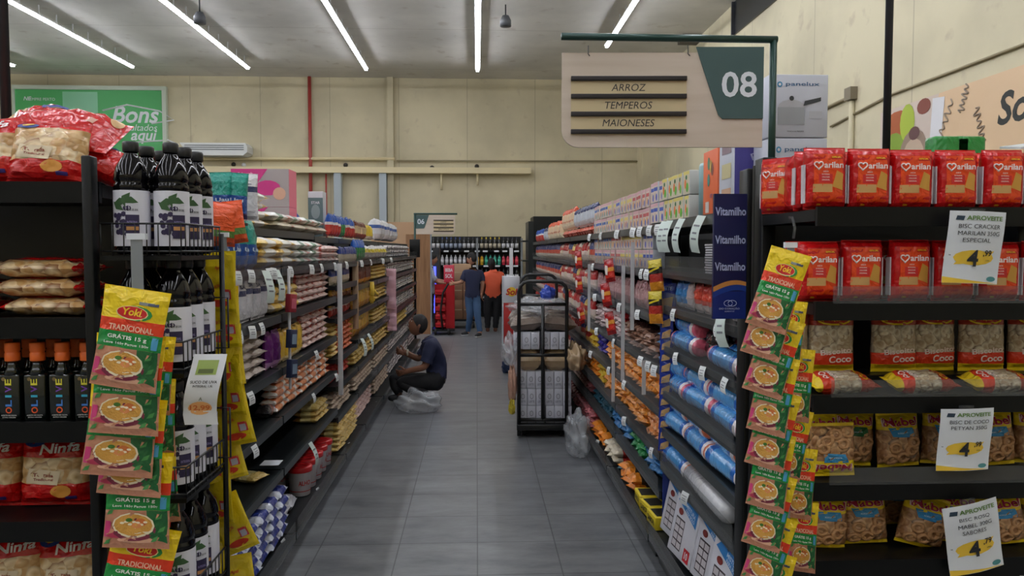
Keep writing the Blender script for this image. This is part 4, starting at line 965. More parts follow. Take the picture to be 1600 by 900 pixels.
soft('orangel', 'orange_white_pack', .09, .3, .05, [(.1, (226, 220, 214)), (.55, (228, 140, 84)), (.72, (226, 216, 206)), (1, (226, 130, 70))], 'long', 'pack')
soft('brownroll', 'brown_roll', .08, .17, .07, [(.4, (40, 34, 34)), (.7, (150, 96, 76)), (1, (180, 180, 200))], 'long', 'roll')
def chev(mb, fr, bk, w, h):
    for a in (-.3, .3): mb.quad(fr, ((w*a-w*.15, h*.02), (w*a+w*.15, h*.02), (w*a+w*.05, h*.14), (w*a-w*.1, h*.14)), flat((216, 220, 230)), .002)
soft('bluew', 'blue_white_pack', .115, .2, .06, [(.2, (206, 212, 226)), (.78, (40, 56, 136)), (1, (210, 214, 226))], 'long', 'pack', decor=chev)
soft('navylump', 'navy_bag', .15, .14, .09, [(1, (36, 50, 120))], 'deep', 'bag')
soft('whitelump', 'white_soft_bag', .17, .16, .09, [(.7, (206, 206, 212)), (1, (190, 190, 200))], 'deep', 'bag')
soft('ypack', 'yellow_pack', .13, .17, .045, [(.3, (222, 190, 110)), (.7, (232, 214, 150)), (1, (190, 150, 80))], 'deep', 'pack')
soft('opack', 'orange_red_pack', .13, .17, .042, [(.3, (214, 110, 70)), (.6, (228, 150, 110)), (1, (190, 80, 50))], 'deep', 'pack')
soft('rpack', 'red_pack', .13, .16, .045, [(.5, (196, 50, 44)), (1, (160, 36, 34))], 'deep', 'pack')
soft('bpack', 'brown_white_pack', .14, .16, .045, [(.3, (196, 176, 156)), (.6, (218, 210, 198)), (1, (160, 124, 100))], 'deep', 'pack')
soft('wpack', 'white_dark_pack', .2, .16, .058, [(.06, (226, 222, 220)), (.12, (60, 56, 72)), (.4, (232, 228, 226)), (.7, (70, 66, 84)), (1, (224, 218, 216))], 'deep', 'pack')
soft('pouch_n', 'navy_cream_pouch', .1, .13, .04, [(.5, (210, 196, 170)), (1, (50, 70, 140))], None, 'pouch')
soft('pouch_y', 'yellow_brown_pouch', .1, .105, .04, [(.4, (150, 90, 50)), (1, (226, 170, 60))], None, 'pouch')
soft('pouch_r', 'red_yellow_pouch', .1, .115, .04, [(.5, (180, 60, 50)), (.7, (226, 216, 206)), (1, (226, 196, 80))], None, 'pouch')
soft('gold', 'golden_bag', .13, .2, .06, [(.3, (190, 130, 50)), (.7, (214, 170, 80)), (1, (226, 190, 70))], None, 'bag')
soft('cocoa', 'brown_orange_bag', .13, .19, .06, [(.25, (226, 150, 40)), (.6, (110, 56, 36)), (1, (90, 44, 30))], None, 'bag')
# --- left, first two units
W1 = 'left top shelf'
line('L', 'sack_wy', 4.02, 4.8, 1.82, 'white and yellow sugar sack', W1, dx=.18, up=4, duz=.052)
line('L', 'sack_cream', 4.95, 6.7, 1.82, 'cream paper sack', W1, dx=.18, up=1)
line('L', 'sack_green', 4.9, 6.6, 1.885, 'green and white rice sack lying on cream sacks', W1, dx=.18)
line('L', 'sack_wy', 4.15, 4.55, 2.04, 'tilted white sack topping the sugar pile', W1, dx=.24, jr=10, lean=0)
line('L', 'bluered', 6.75, 7.25, 1.82, 'blue topped red coffee bag', W1, dx=.18); line('L', 'bluegreen', 7.25, 7.5, 1.82, 'blue and green coffee bag', W1, dx=.18)
line('L', 'bluered', 7.5, 8.1, 1.82, 'blue topped red coffee bag', W1, dx=.18); line('L', 'bluered', 6.2, 6.7, 1.82, 'blue topped coffee bag behind cream sack', W1, dx=.44 if False else .425)
line('L', 'brown', 8.12, 8.9, 1.82, 'brown coffee bag', W1, dx=.18); line('L', 'yelup', 8.92, 9.5, 1.82, 'small yellow bag', W1, dx=.18)
line('L', 'bundle', 9.55, 11.8, 1.82, 'white plastic wrapped bundle', W1, dx=.12, sq=1.1)
W2 = 'left second shelf from top'
line('L', 'teal', 3.36, 4.0, 1.60, 'teal and blue bag', W2, jr=10, step=.15)
line('L', 'sack_wy', 4.02, 4.75, 1.60, 'white and yellow sugar sack', W2, up=3, duz=.05)
line('L', 'sack_green', 4.75, 5.6, 1.60, 'green and white rice sack', W2, up=3, duz=.05)
line('L', 'pinkw', 5.6, 6.3, 1.60, 'pink and white bag', W2, up=3, duz=.042)
line('L', 'pouch_n', 6.3, 7.1, 1.60, 'navy and cream pouch', W2); line('L', 'bluegreen', 7.1, 7.7, 1.60, 'blue and green bag', W2, hv=.02, sq=.9)
line('L', 'bundle_y', 7.75, 9.6, 1.60, 'clear bundle with yellow print', W2, sq=.9); line('L', 'wpack', 9.6, 12.6, 1.60, 'white and dark pack', W2, up=3)
W3 = 'left shelf below the plastic rail'
line('L', 'redwhite', 3.42, 3.56, 1.35, 'leaning red and white bag', W3, lean=R(-8)); line('L', 'whiteblue', 3.6, 4.15, 1.35, 'white bag with navy print', W3, step=.125)
line('L', 'yroll', 4.2, 4.8, 1.35, 'yellow and white bag', W3, up=3, duz=.046, jr=8); line('L', 'pinkw', 4.82, 5.8, 1.35, 'pink and white bag', W3, up=5, duz=.042)
W4 = 'left shelf at chest height'
line('L', 'gw', 3.5, 4.1, 1.055, 'greyish white bag', W4, up=5, duz=.048, jr=7); line('L', 'purple', 4.12, 4.36, 1.055, 'purple bag', W4)
line('L', 'yellowup', 4.36, 4.9, 1.055, 'yellow bag', W4); line('L', 'pinkw', 4.92, 5.8, 1.055, 'pink and white bag', W4, up=6, duz=.043)
W5 = 'left shelf at hip height'
line('L', 'orangel', 4.22, 5.75, .79, 'orange and white spaghetti pack', W5, up=5, duz=.042, jr=3)
line('L', 'brownroll', 4.12, 4.3, .79, 'brown and white roll standing out', W5, dx=-.03+.06, jr=20)
W6 = 'left shelf at knee height'
put('ypack', (-1.19, 4.0, .503), (0, 0, R(70)), 'single yellow pack lying on the nearly empty left knee-height shelf')
tag(MB().box(-1.16, -1.06, 4.1, 4.2, .553, .5545, PAPER).build('label_card'), 'white card resting on the yellow pack, left knee-height shelf', 'card')
put('navylump', (-1.3, 3.5, .502), (0, 0, R(60)), 'blue bag lying near the juice rack on the left knee-height shelf', s=(1.2, 1, .7))
line('L', 'ypack', 5.3, 5.8, .50, 'yellow brown pack', W6, up=3, duz=.04)
W7 = 'left bottom shelf'
line('L', 'bluew', 3.3, 4.35, .14, 'blue and white pack', W7, up=5, duz=.052, jr=5, dx=-.03); line('L', 'bluew', 3.3, 4.35, .14, 'blue pack in the inner row', W7, up=6, duz=.052, jr=5, dx=.1)
line('L', 'navylump', 4.4, 4.7, .20, 'navy bag on top of white ones', W7, dx=.1, jr=20); line('L', 'whitelump', 4.35, 4.75, .14, 'soft white bag', W7, up=1, dx=.0, sq=.7)
line('L', 'navylump', 4.42, 4.6, .14, 'navy bag at the shelf edge', W7, dx=-.04, jr=20, sq=.6) if False else None
def bucket():
    b = MB().lathe([(.062, 0), (.066, .004), (.074, .15), (.076, .152)], mat('bucket_white', (214, 212, 216), .4), 20)
    cy = lambda a, z, e: ((.068+.05*z+e)*math.sin(a/.07), -(.068+.05*z+e)*math.cos(a/.07), z)
    b.rect(cy, -.2, .2, .03, .035, flat((196, 40, 44)), .001, 14); b.text(cy, 'ALHO', 0, .085, .03, flat((196, 40, 44)), .0015, w=.08)
    l = MB().lathe([(.079, .15), (.081, .152), (.081, .178), (.078, .182), (.04, .184), (.036, .181), (0, .181)], mat('lid_red', (196, 34, 38), .3), 20)
    proto('bucket', [('white_bucket', b), ('lid', l)], .165, .165, .184, 'bucket')
bucket()
line('L', 'bucket', 4.82, 5.78, .14, 'white bucket with red lid', W7, dx=-.02, jr=60, hv=.01, step=.172); line('L', 'bucket', 4.9, 5.78, .14, 'white red-lidded bucket in the inner row', W7, dx=.16, jr=60, hv=.01, step=.172)
# --- left third unit
W8 = 'bay behind the white strip'
for z, key, what, up, du, wh in ((1.43, 'pouch_n', 'navy and cream pouch', 1, .1, 'uppermost small shelf'), (1.31, 'pouch_y', 'yellow and brown pouch', 1, .1, 'second small shelf'), (1.18, 'pouch_r', 'red and yellow pouch', 1, .1, 'third small shelf')):
    line('L', key, 5.9, 6.8, z, what, wh+' past white strip', jr=8, dx=.03)
line('L', 'ypack', 5.88, 6.15, .87, 'yellow biscuit pack', W8, up=7, duz=.04); line('L', 'opack', 6.15, 6.82, .87, 'orange red biscuit pack', W8, up=7, duz=.04)
line('L', 'rpack', 5.88, 6.82, .66, 'red pack', W8, up=4, duz=.04, dx=.05); line('L', 'bpack', 5.88, 6.82, .42, 'brown white pack', W8, up=4, duz=.042); line('L', 'ypack', 5.88, 6.82, .14, 'yellow pack', W8, up=6, duz=.042, dx=-.02)
# --- left fourth unit
W9 = 'bay past the tan divider'
line('L', 'cocoa', 6.9, 8.15, 1.38, 'brown and orange bag', W9, jr=9); line('L', 'gold', 6.9, 8.15, 1.15, 'golden bag behind the rubber glove', W9, jr=9)
line('L', 'gold', 6.9, 8.15, .90, 'golden bag at chest height', W9, jr=9, dx=.04); line('L', 'ypack', 6.9, 8.15, .66, 'yellow pack', W9, up=4, duz=.04, gap=.4); line('L', 'bpack', 6.9, 8.15, .42, 'brown white pack', W9, up=5, duz=.041); line('L', 'pinkw', 6.9, 8.15, .14, 'lowest pink white bag', W9, up=5, duz=.042)
for zi, z in enumerate((.14, .42, .66, .90, 1.15, 1.38)):
    wz = ['bottom', 'second', 'third', 'fourth', 'fifth', 'sixth'][zi]+' shelf up'
    if zi in (0, 1): line('L', 'bpack', 8.24, 9.5, z, 'brown white pack', wz+', yellow pasta bay', up=5, duz=.042)
    else: line('L', 'ypack', 8.24, 9.5, z, 'yellow pasta pack', wz+', left side', up=4, duz=.042)
    line('L', 'wpack' if zi != 2 else 'ypack', 9.6, 12.2, z, 'white and dark pack' if zi != 2 else 'far yellow pack', wz+' beyond pink netting', up=3, duz=.058)
    line('L', 'wpack', 12.3, 13.5, z, 'far white pack', wz+', end of left row', up=3, duz=.058)
PINK = mat('pink_film', (222, 176, 190), .3, coat=.4, bump=.5, bscale=20)
for i, (z1, z0, Y) in enumerate(((1.48, 1.0, 9.3), (1.02, .72, 9.35))):
    mb = bag_mb(.12, z1-z0, .03, [(1, PINK)], nx=6, nz=14, px=3, pz=8, wr=.01, seed=i+30)
    o = tag(mb.build('pink_netting'), 'hanging pink plastic strip, %s piece, above the crouching man' % ['upper', 'lower'][i], 'netting'); o.location = (-1.03, Y, z0)
# gloves and boxes hung on the left
GLV = mat('yellow_rubber', (232, 196, 70), .4)
mb = MB()
for a, l in ((-20, .075), (-8, .09), (4, .09), (16, .075)): mb.tube([(0, 0, -.06), (l*math.sin(R(a)), 0, -.06-l*math.cos(R(a)))], [.014, .008], GLV, 8)
mb.tube([(0, 0, .06), (0, 0, .0), (0, 0, -.075)], [.02, .024, .032], GLV, 10); mb.tube([(.02, 0, -.02), (.06, 0, -.07)], [.012, .009], GLV, 8)
o = tag(mb.build('rubber_glove'), 'yellow rubber glove hanging on the left beyond the tan divider', 'glove'); p = at(583, 462, 7.6); o.location = (-1.03, 7.6, 1.33)
for i, (z, c) in enumerate(((1.36, (150, 40, 50)), (1.165, (34, 44, 74)), (1.0, (34, 44, 74)))):
    t = thing('hanging_box', 'small %s box clipped on the thin white strip, %s down' % (['red', 'navy', 'navy'][i], nth(i)), 'box', (-1.025, 4.25, z)); t.rotation_euler = (0, R(6), R(75))
    MB().box(-.035, .035, -.022, .01, 0, .1, flat(c), bev=.003).build('carton', t); MB().box(-.025, .025, -.024, -.0225, .02, .075, flat((120, 140, 160)) if i else flat((190, 90, 110))).build('label', t)
# items above the left shelves near the juice
for i, (px, py, Y, an) in enumerate(((352, 380, 2.95, -8), (330, 384, 2.9, 6))):
    p = at(px, py, Y); put('orange_top', (p.x, Y, 1.72), (0, R(an), R(10+20*i)), 'crumpled orange bag on top of the left row end, %s from the teal bags' % nth(i), 'crumpled orange bags', s=(1, .8, .62))
for i, (px, Y) in enumerate(((336, 3.02), (356, 3.04))):
    p = at(px, 320, Y); put('teal', (p.x, Y+.1, 1.825), (0, R(-3+6*i), R(16)), 'teal bag standing above the orange bags, %s from the juice' % nth(i), 'upper teal bags', s=(.62, 1, .74))
p = at(378, 320, 3.25); put('whiteblue', (p.x-.02, 3.3, 1.825), (0, 0, R(20)), 'grey and white bag with dark print beside the upper teal bags', s=(1.1, 1, .9))
# shelf stubs carrying them
tag(MB().box(-1.20, -1.0, 2.74, 3.42, 1.806, 1.818, DARK).build('top_board'), 'short dark board at the near end of the left top shelf', 'board')
tag(MB().box(-1.42, -.93, 2.735, 3.1, 1.695, 1.715, DARK).build('corner_shelf'), 'small dark corner shelf under the orange bags by the juice', 'shelf') if False else None
# boxes on the left top
def carton(name, x0, x1, y0, y1, z0, z1, m, label, decor=None):
    t = thing(name, label, 'box', ((x0+x1)/2, (y0+y1)/2, z0)); w = (x1-x0)/2; d = (y1-y0)/2
    mb = MB().box(-w, w, -d, d, 0, z1-z0, m, bev=.003)
    if decor: decor(mb, w, d, z1-z0)
    mb.build('carton', t); return t
PK = mat('pink_print', (214, 60, 140), .4); GB = mat('grey_print', (176, 166, 166), .5)
def pinkd(mb, w, d, h):
    fn = planar(-d-.0005); mb.rect(fn, -w, w, 0, h, GB, 0, 3)
    mb.quad(fn, ((-w, h*.62), (-.02, h*.62), (.06, h), (-w, h)), PK, .001); mb.disc(fn, .06, h*.5, .1, .06, PK, .0015); mb.disc(fn, .15, h*.35, .05, .05, flat((222, 176, 150)), .002)
    mb.text(fn, 'Baby soft', -w*.5, h*.86, h*.1, flat((240, 190, 214)), .002); mb.quad(fn, ((-w, h*.52), (0, h*.52), (.02, h*.6), (-w, h*.62)), flat((130, 90, 170)), .001)
    sd = lambda a, b, e: (w+.0005+e, a, b); mb.rect(sd, -d, d, 0, h, flat((226, 120, 140)), 0, 3)
carton('nappy_box', -1.93, -1.48, 6.17, 6.42, 1.822, 2.04, PK, 'lower pink and grey nappy box above the left sugar sacks', pinkd)
carton('nappy_box', -1.93, -1.48, 6.17, 6.42, 2.042, 2.34, PK, 'upper pink and grey nappy box above the left sugar sacks', pinkd)
def greyd(mb, w, d, h):
    fn = planar(-d-.0005); mb.rect(fn, -w, w, 0, h*.86, flat((96, 122, 122)), 0, 3); mb.disc(fn, 0, h*.55, w*.6, h*.16, flat((146, 166, 166)), .001); mb.text(fn, 'STAR', 0, h*.75, h*.06, WHITE, .001)
carton('grey_box', -1.49, -1.36, 6.9, 7.05, 1.822, 2.22, flat((196, 198, 200)), 'grey teal box standing right of the pink nappy boxes', greyd)
# ------------------------------------------------------------------ right side goods
def tinc(key, nm, w, d, h, base, dd, cat):
    mb = MB().box(-w/2, w/2, -d/2, d/2, 0, h, base, bev=.004); dd(mb, planar(-d/2-.0004), w, h); proto(key, [(nm, mb)], w, d, h, cat)
def veg(mb, fn, w, h):
    mb.rect(fn, -w*.46, w*.46, h*.02, h*.98, flat((206, 196, 170)), 0, 3); mb.rect(fn, -w*.46, w*.46, h*.84, h*.98, flat((222, 206, 110)), .0004, 2)
    mb.disc(fn, w*.15, h*.3, w*.2, h*.2, flat((100, 180, 60)), .0006); mb.disc(fn, -w*.15, h*.45, w*.16, h*.2, flat((226, 120, 60)), .0006); mb.disc(fn, 0, h*.72, w*.14, h*.1, flat((50, 110, 60)), .0008)
tinc('veg', 'food_carton', .1, .07, .115, flat((200, 200, 196)), veg, 'carton')
def bcart(c1, c2, c3):
    def f(mb, fn, w, h):
        mb.rect(fn, -w*.46, w*.46, h*.02, h*.98, flat((214, 196, 184)), 0, 3); mb.rect(fn, -w*.46, w*.46, h*.82, h*.98, flat((214, 170, 176)), .0004, 2)
        mb.rect(fn, -w*.4, w*.4, h*.56, h*.74, flat(c1), .0006, 2); mb.disc(fn, -w*.1, h*.34, w*.24, h*.18, flat(c2), .0006); mb.disc(fn, w*.2, h*.25, w*.16, h*.18, flat(c3), .0008)
    return f
tinc('cerealp', 'food_carton', .1, .07, .115, flat((206, 180, 176)), bcart((196, 90, 90), (222, 170, 110), (70, 100, 180)), 'carton')
tinc('cerealy', 'food_carton', .1, .07, .115, flat((206, 196, 176)), bcart((226, 206, 110), (214, 150, 110), (90, 120, 180)), 'carton')
tinc('cerealb', 'food_carton', .1, .07, .115, flat((190, 196, 206)), bcart((60, 90, 180), (206, 190, 170), (40, 70, 190)), 'carton')
tinc('cerealt', 'food_carton', .1, .07, .115, flat((206, 190, 176)), bcart((70, 110, 180), (226, 160, 120), (60, 170, 170)), 'carton')
def cartons(y0, z, where, pattern, up=2):
    y = y0
    for key, what, n in pattern:
        line('R', key, y, y+.102*n+.001, z, what, where, step=.102, up=up, duz=.117, jr=3, hv=.01, dx=.015); y += .102*n
U1 = 'right top shelf'; U2 = 'second shelf from top, right'
cartons(3.68, 1.852, U1, [('veg', 'small carton with vegetables print', 5), ('cerealb', 'small white and blue carton', 3)])
cartons(4.52, 1.837, U1, [('cerealp', 'small pink striped carton', 5), ('cerealy', 'small yellow striped carton', 4), ('cerealb', 'small white and blue carton', 2), ('cerealy', 'small yellow striped carton', 3), ('cerealt', 'small orange and teal carton', 7)])
cartons(4.4, 1.587, U2, [('cerealb', 'small white and blue carton', 3), ('cerealy', 'small yellow striped carton', 7), ('cerealp', 'small pink striped carton', 4), ('cerealt', 'small orange and teal carton', 8)])
soft('navysack', 'navy_white_bag', .14, .2, .08, [(.3, (196, 190, 190)), (.7, (190, 196, 206)), (1, (34, 44, 96))], None, 'bag')
soft('tanbag', 'tan_bag', .17, .24, .1, [(.3, (222, 206, 176)), (.75, (226, 196, 160)), (1, (222, 90, 60))], None, 'bag', txt=('do lar', .4, .1, (190, 90, 70)))
soft('tanlay', 'cream_lying_bag', .17, .24, .09, [(.2, (214, 84, 60)), (1, (222, 204, 170))], 'deep', 'bag')
line('R', 'tanlay', 6.75, 9.4, 1.837, 'cream bag lying under the upright ones', U1, up=1)
line('R', 'navysack', 6.75, 8.2, 1.927, 'navy and white bag standing on the cream bags', U1, jr=8); line('R', 'tanbag', 8.2, 9.4, 1.927, 'tan and red bag standing on the cream bags', U1, sq=.9)
line('R', 'tanbag', 9.45, 11.2, 1.837, 'tan and red bag standing on the shelf', U1); line('R', 'navysack', 11.2, 12.0, 1.837, 'far navy and white bag', U1); line('R', 'bluered', 12.0, 13.4, 1.837, 'far blue topped red bag', U1)
soft('redcream', 'red_cream_bag', .14, .2, .08, [(.35, (214, 200, 180)), (.6, (206, 90, 70)), (1, (40, 50, 110))], None, 'bag')
soft('redclear', 'red_clear_bag', .14, .19, .07, [(.3, (214, 196, 180)), (.55, (226, 206, 196)), (1, (186, 44, 44))], None, 'bag')
MIXK = [('redclear', 'red and clear bag', 3), ('creamc', 'cream clear bag', 2), ('redclear', 'red and clear bag', 2), ('goldr', 'golden red bag', 2), ('redcream', 'red, cream and navy bag', 2), ('creamc', 'cream clear bag', 1)]
soft('creamc', 'cream_clear_bag', .13, .19, .07, [(.3, (206, 190, 170)), (.6, (222, 206, 180)), (.75, (190, 70, 60)), (1, (214, 200, 190))], None, 'bag')
soft('goldr', 'golden_red_bag', .13, .18, .07, [(.35, (206, 160, 80)), (.6, (180, 50, 44)), (1, (222, 190, 110))], None, 'bag')
mixed('R', MIXK[4:]+MIXK[:4], 6.7, 9.4, 1.587, U2, jr=12)
soft('mauve', 'mauve_pouch', .1, .17, .04, [(.3, (170, 130, 130)), (.7, (190, 150, 150)), (1, (150, 100, 104))], None, 'pouch')
soft('yelpouch', 'yellow_cream_pouch', .11, .16, .05, [(.6, (214, 190, 140)), (1, (206, 180, 90))], None, 'pouch')
soft('redw', 'red_white_sachet', .1, .14, .035, [(.25, (214, 190, 190)), (.45, (190, 40, 44)), (.75, (226, 210, 208)), (1, (180, 40, 50))], 'deep', 'sachet', wr=.006)
soft('brownS', 'dark_brown_sachet', .1, .14, .035, [(.3, (150, 110, 90)), (.6, (60, 36, 32)), (1, (84, 50, 44))], 'deep', 'sachet', wr=.006)
soft('bluelay', 'blue_flat_pack', .2, .14, .045, [(.6, (90, 150, 200)), (1, (60, 120, 190))], 'deep', 'pack')
soft('orangeb', 'orange_snack_bag', .13, .17, .06, [(.25, (232, 150, 60)), (.75, (246, 120, 20)), (1, (236, 104, 20))], 'deep', 'bag', wr=.008)
soft('yelb', 'yellow_snack_bag', .13, .17, .06, [(.4, (226, 190, 60)), (1, (232, 200, 70))], 'deep', 'bag', wr=.008)
soft('violb', 'violet_blue_bag', .13, .17, .06, [(.3, (60, 50, 150)), (1, (44, 40, 130))], 'deep', 'bag', wr=.008)
soft('blueb', 'blue_packet', .13, .18, .06, [(.3, (60, 130, 190)), (1, (30, 90, 170))], 'deep', 'packet', wr=.007)
soft('tealb', 'dark_teal_packet', .13, .18, .06, [(.3, (30, 80, 100)), (1, (20, 60, 90))], 'deep', 'packet', wr=.007)
soft('greenb', 'green_packet', .13, .18, .06, [(.3, (40, 150, 80)), (1, (20, 110, 50))], 'deep', 'packet', wr=.007)
soft('redpink', 'pinkish_red_packet', .13, .17, .05, [(.3, (190, 110, 116)), (.6, (170, 60, 70)), (1, (200, 140, 140))], 'deep', 'packet', wr=.006)
soft('orangep', 'orange_packet', .15, .18, .06, [(.4, (236, 140, 40)), (.7, (60, 50, 40)), (1, (226, 110, 40))], 'deep', 'packet', wr=.006)
soft('whitered', 'white_red_packet', .14, .18, .06, [(.4, (226, 214, 190)), (.7, (206, 60, 50)), (1, (214, 160, 120))], 'deep', 'packet', wr=.006)
soft('navoran', 'navy_orange_packet', .12, .16, .05, [(.35, (226, 150, 90)), (1, (40, 50, 130))], 'deep', 'packet', wr=.006)
V3 = 'right third shelf from top'
line('R', 'yelpouch', 4.12, 4.35, 1.335, 'yellow and cream pouch', V3, jr=14); line('R', 'mauve', 4.4, 6.6, 1.335, 'mauve clear pouch', V3, jr=16)
mixed('R', MIXK, 6.75, 9.4, 1.335, V3, jr=14)
V4 = 'right shelf under the mauve pouches'
line('R', 'bluelay', 4.12, 4.32, 1.067, 'blue flat pack', V4, up=4, duz=.045, step=.2, jr=6); line('R', 'brownS', 4.34, 5.35, 1.067, 'dark brown sachet', V4, up=4, duz=.034, jr=25, jz=10); line('R', 'redw', 5.35, 6.7, 1.067, 'red and white sachet', V4, up=5, duz=.034, jr=25, jz=10)
mixed('R', MIXK[2:]+MIXK[:2], 6.8, 9.4, 1.067, V4, jr=14)
V5 = 'upper right orange shelf'
line('R', 'orangeb', 4.12, 6.15, .832, 'orange snack bag', V5, up=4, duz=.054, jr=24, jz=10, gap=.3); line('R', 'violb', 6.15, 6.55, .832, 'violet snack bag', V5, up=4, duz=.05, jr=12, jz=6); line('R', 'yelb', 6.55, 6.95, .832, 'yellow snack bag', V5, up=4, duz=.05, jr=12, jz=6); mixed('R', MIXK[3:]+MIXK[:3], 7.0, 9.4, .832, V5, jr=14)
V6 = 'lower right orange shelf'
line('R', 'navoran', 4.12, 4.6, .597, 'navy and orange packet', V6, up=4, duz=.045, jr=22, jz=9); line('R', 'orangeb', 4.6, 6.2, .597, 'orange snack bag', V6, up=4, duz=.052, jr=20, jz=9); line('R', 'yelb', 6.2, 6.5, .597, 'yellow snack bag', V6, up=3, duz=.05, jr=12, jz=6); line('R', 'orangep', 6.5, 7.3, .597, 'orange red packet', V6, up=3, duz=.05, jr=12); mixed('R', MIXK[1:]+MIXK[:1], 7.3, 9.4, .597, V6, jr=14)
V7 = 'right shelf above the lowest one'
line('R', 'blueb', 4.12, 4.7, .387, 'blue packet', V7, up=3, duz=.05, jr=20, jz=8); line('R', 'greenb', 4.7, 5.15, .387, 'green packet', V7, up=3, duz=.05, jr=20, jz=8); line('R', 'blueb', 5.15, 5.8, .387, 'blue packet', V7, up=3, duz=.05, jr=20, jz=8); line('R', 'tealb', 5.8, 6.8, .387, 'dark teal packet', V7, up=3, duz=.05, jr=20); line('R', 'redpink', 6.9, 9.4, .387, 'pinkish red packet', V7, up=2, duz=.045)
V8 = 'right lowest shelf'
def ybox():
    mb = MB().box(-.09, .09, -.06, .06, 0, .07, flat((226, 200, 40)), bev=.003); mb.box(-.065, .065, -.045, .045, .0701, .072, flat((44, 42, 36))); mb.text(lambda a, b, e: (a, -.0604-e, b), 'SABOR', 0, .035, .03, flat((44, 42, 36)), .001)
    proto('ybox', [('yellow_box', mb)], .18, .12, .072, 'box')
ybox()
line('R', 'ybox', 4.12, 4.68, .153, 'yellow and black box', V8, dx=-.03, jr=10, step=.185, up=1); line('R', 'orangep', 4.75, 5.2, .153, 'orange packet with dark print', V8, dx=-.03, jr=25, up=2, duz=.05); line('R', 'tealb', 5.2, 5.4, .153, 'dark teal packet', V8, jr=25, dx=-.02); line('R', 'whitered', 5.4, 5.85, .153, 'white and red packet', V8, dx=-.03, jr=25, up=2, duz=.05); line('R', 'orangep', 5.85, 6.5, .153, 'orange packet beyond the white ones', V8, dx=-.03, jr=25, up=2, duz=.05); line('R', 'redpink', 6.5, 9.4, .153, 'pinkish red packet', V8, dx=-.03, jr=25, up=3, duz=.045)
for zi, z in enumerate((.153, .387, .597, .832, 1.067, 1.335, 1.587)):
    if zi < 3: continue
    k = ['redpink', 'tealb', 'orangep', 'redclear', 'redclear', 'redcream', 'redcream'][zi]; up = 2 if PROTO[k].h < .1 else 1
    line('R', k, 9.5, 13.4, z, ['pinkish red packet', 'dark teal packet', 'orange packet', 'red clear bag', 'red clear bag', 'red cream bag', 'red cream bag'][zi], 'shelf number %s up in the far right bays beyond the trolley' % ['one', 'two', 'three', 'four', 'five', 'six', 'seven'][zi] if False else ['lowest', 'second lowest', 'third lowest', 'middle', 'fifth lowest', 'sixth lowest', 'second highest'][zi]+' shelf beyond trolley', up=up, duz=.05, jr=8)
# --- near bay: rolls in blue film
BLF = mat('blue_film', (84, 164, 228), .2, coat=.8, bump=.5, bscale=30); BLD = mat('deep_blue_film', (34, 112, 206), .2, coat=.8, bump=.4, bscale=30); RIMW = film((236, 230, 232)); PKE = film((214, 96, 120)); ORE = film((226, 120, 80))
def roll(key, end):
    r = .047; L = .42; prof = [(0, -L/2), (r*.7, -L/2), (r*.86, -L/2+.008), (r*.9, -L/2+.03), (r, -L/2+.045), (r*1.02, -L/2+.06), (r, -L/2+.1), (r*.98, 0), (r, L/2-.1), (r, L/2-.05), (r*.9, L/2-.03), (r*.86, L/2-.008), (r*.7, L/2), (0, L/2)]
    ms = [end, end, end, RIMW, RIMW, BLD, BLF, BLF, BLD, RIMW, end, end, end]
    mb = MB().lathe(prof, BLF, 14, Matrix.Translation((0, 0, r)) @ Matrix.Rotation(R(90), 4, 'Y'), ms=ms)
    proto(key, [('blue_roll', mb)], L, 2*r, 2*r, 'roll')
roll('roll', PKE); roll('rollo', ORE)
def rolls(z, ys, up, where, key='roll', n0=0, dx=.0):
    for i, y in enumerate(ys):
        for j in range(up):
            for d in range(3):
                put(key, (RX+.05+dx+d*.097+(.02*j), y+.0+random.uniform(-.02, .02)+.05*j, z+.002+.082*j), (0, R(random.uniform(-2, 2)), R(90+random.uniform(-5, 5))), 'blue roll, %s ends, %s from camera, %s layer, %s row, %s' % ('pink' if key == 'roll' else 'orange', nth(i+n0), ['lower', 'middle', 'top'][j], ['front', 'inner', 'rear'][d], where), 'blue rolls')
rolls(1.192, (3.74,), 2, 'fourth shelf down'); rolls(1.192, (3.12,), 1, 'fourth shelf down', n0=1)
rolls(.952, (3.08, 3.5, 3.86), 2, 'fifth shelf down'); rolls(.752, (3.1, 3.5, 3.86), 2, 'sixth shelf down', 'rollo'); rolls(.562, (3.86,), 2, 'seventh shelf down', 'rollo')
mb = bag_mb(.24, .14, .1, [(1, mat('black_film', (28, 28, 32), .2, coat=.8, bump=1, bscale=20))], px=2.2, pz=2.2, wr=.012, seed=3); o = tag(mb.build('black_plastic_bag'), 'crumpled black plastic bag between the blue rolls', 'bag'); o.location = (1.1, 3.42, 1.193); o.rotation_euler = (0, 0, R(-90))
SIL = mat('silver_film', (206, 208, 212), .15, coat=.8, bump=.5, bscale=20); KR = mat('kraft', (176, 138, 104), .5)
for (y, d, m, r, ln, lb) in ((3.36, .045, SIL, .05, .62, 'long silver white wrapped pack lying at the edge under the blue rolls'), (3.3, .15, KR, .04, .55, 'brown kraft paper roll lying inside, under the blue rolls'), (3.42, .24, SIL, .045, .5, 'white shiny wrapped pack behind the kraft paper roll')):
    mb = MB().lathe([(0, -ln/2), (r*.6, -ln/2), (r, -ln/2+.04), (r*1.02, 0), (r, ln/2-.04), (r*.6, ln/2), (0, ln/2)], m, 14, Matrix.Translation((0, 0, r)) @ Matrix.Rotation(R(90), 4, 'X')); o = tag(mb.build('wrapped_pack'), lb, 'pack'); o.location = (RX+d, y, .563)
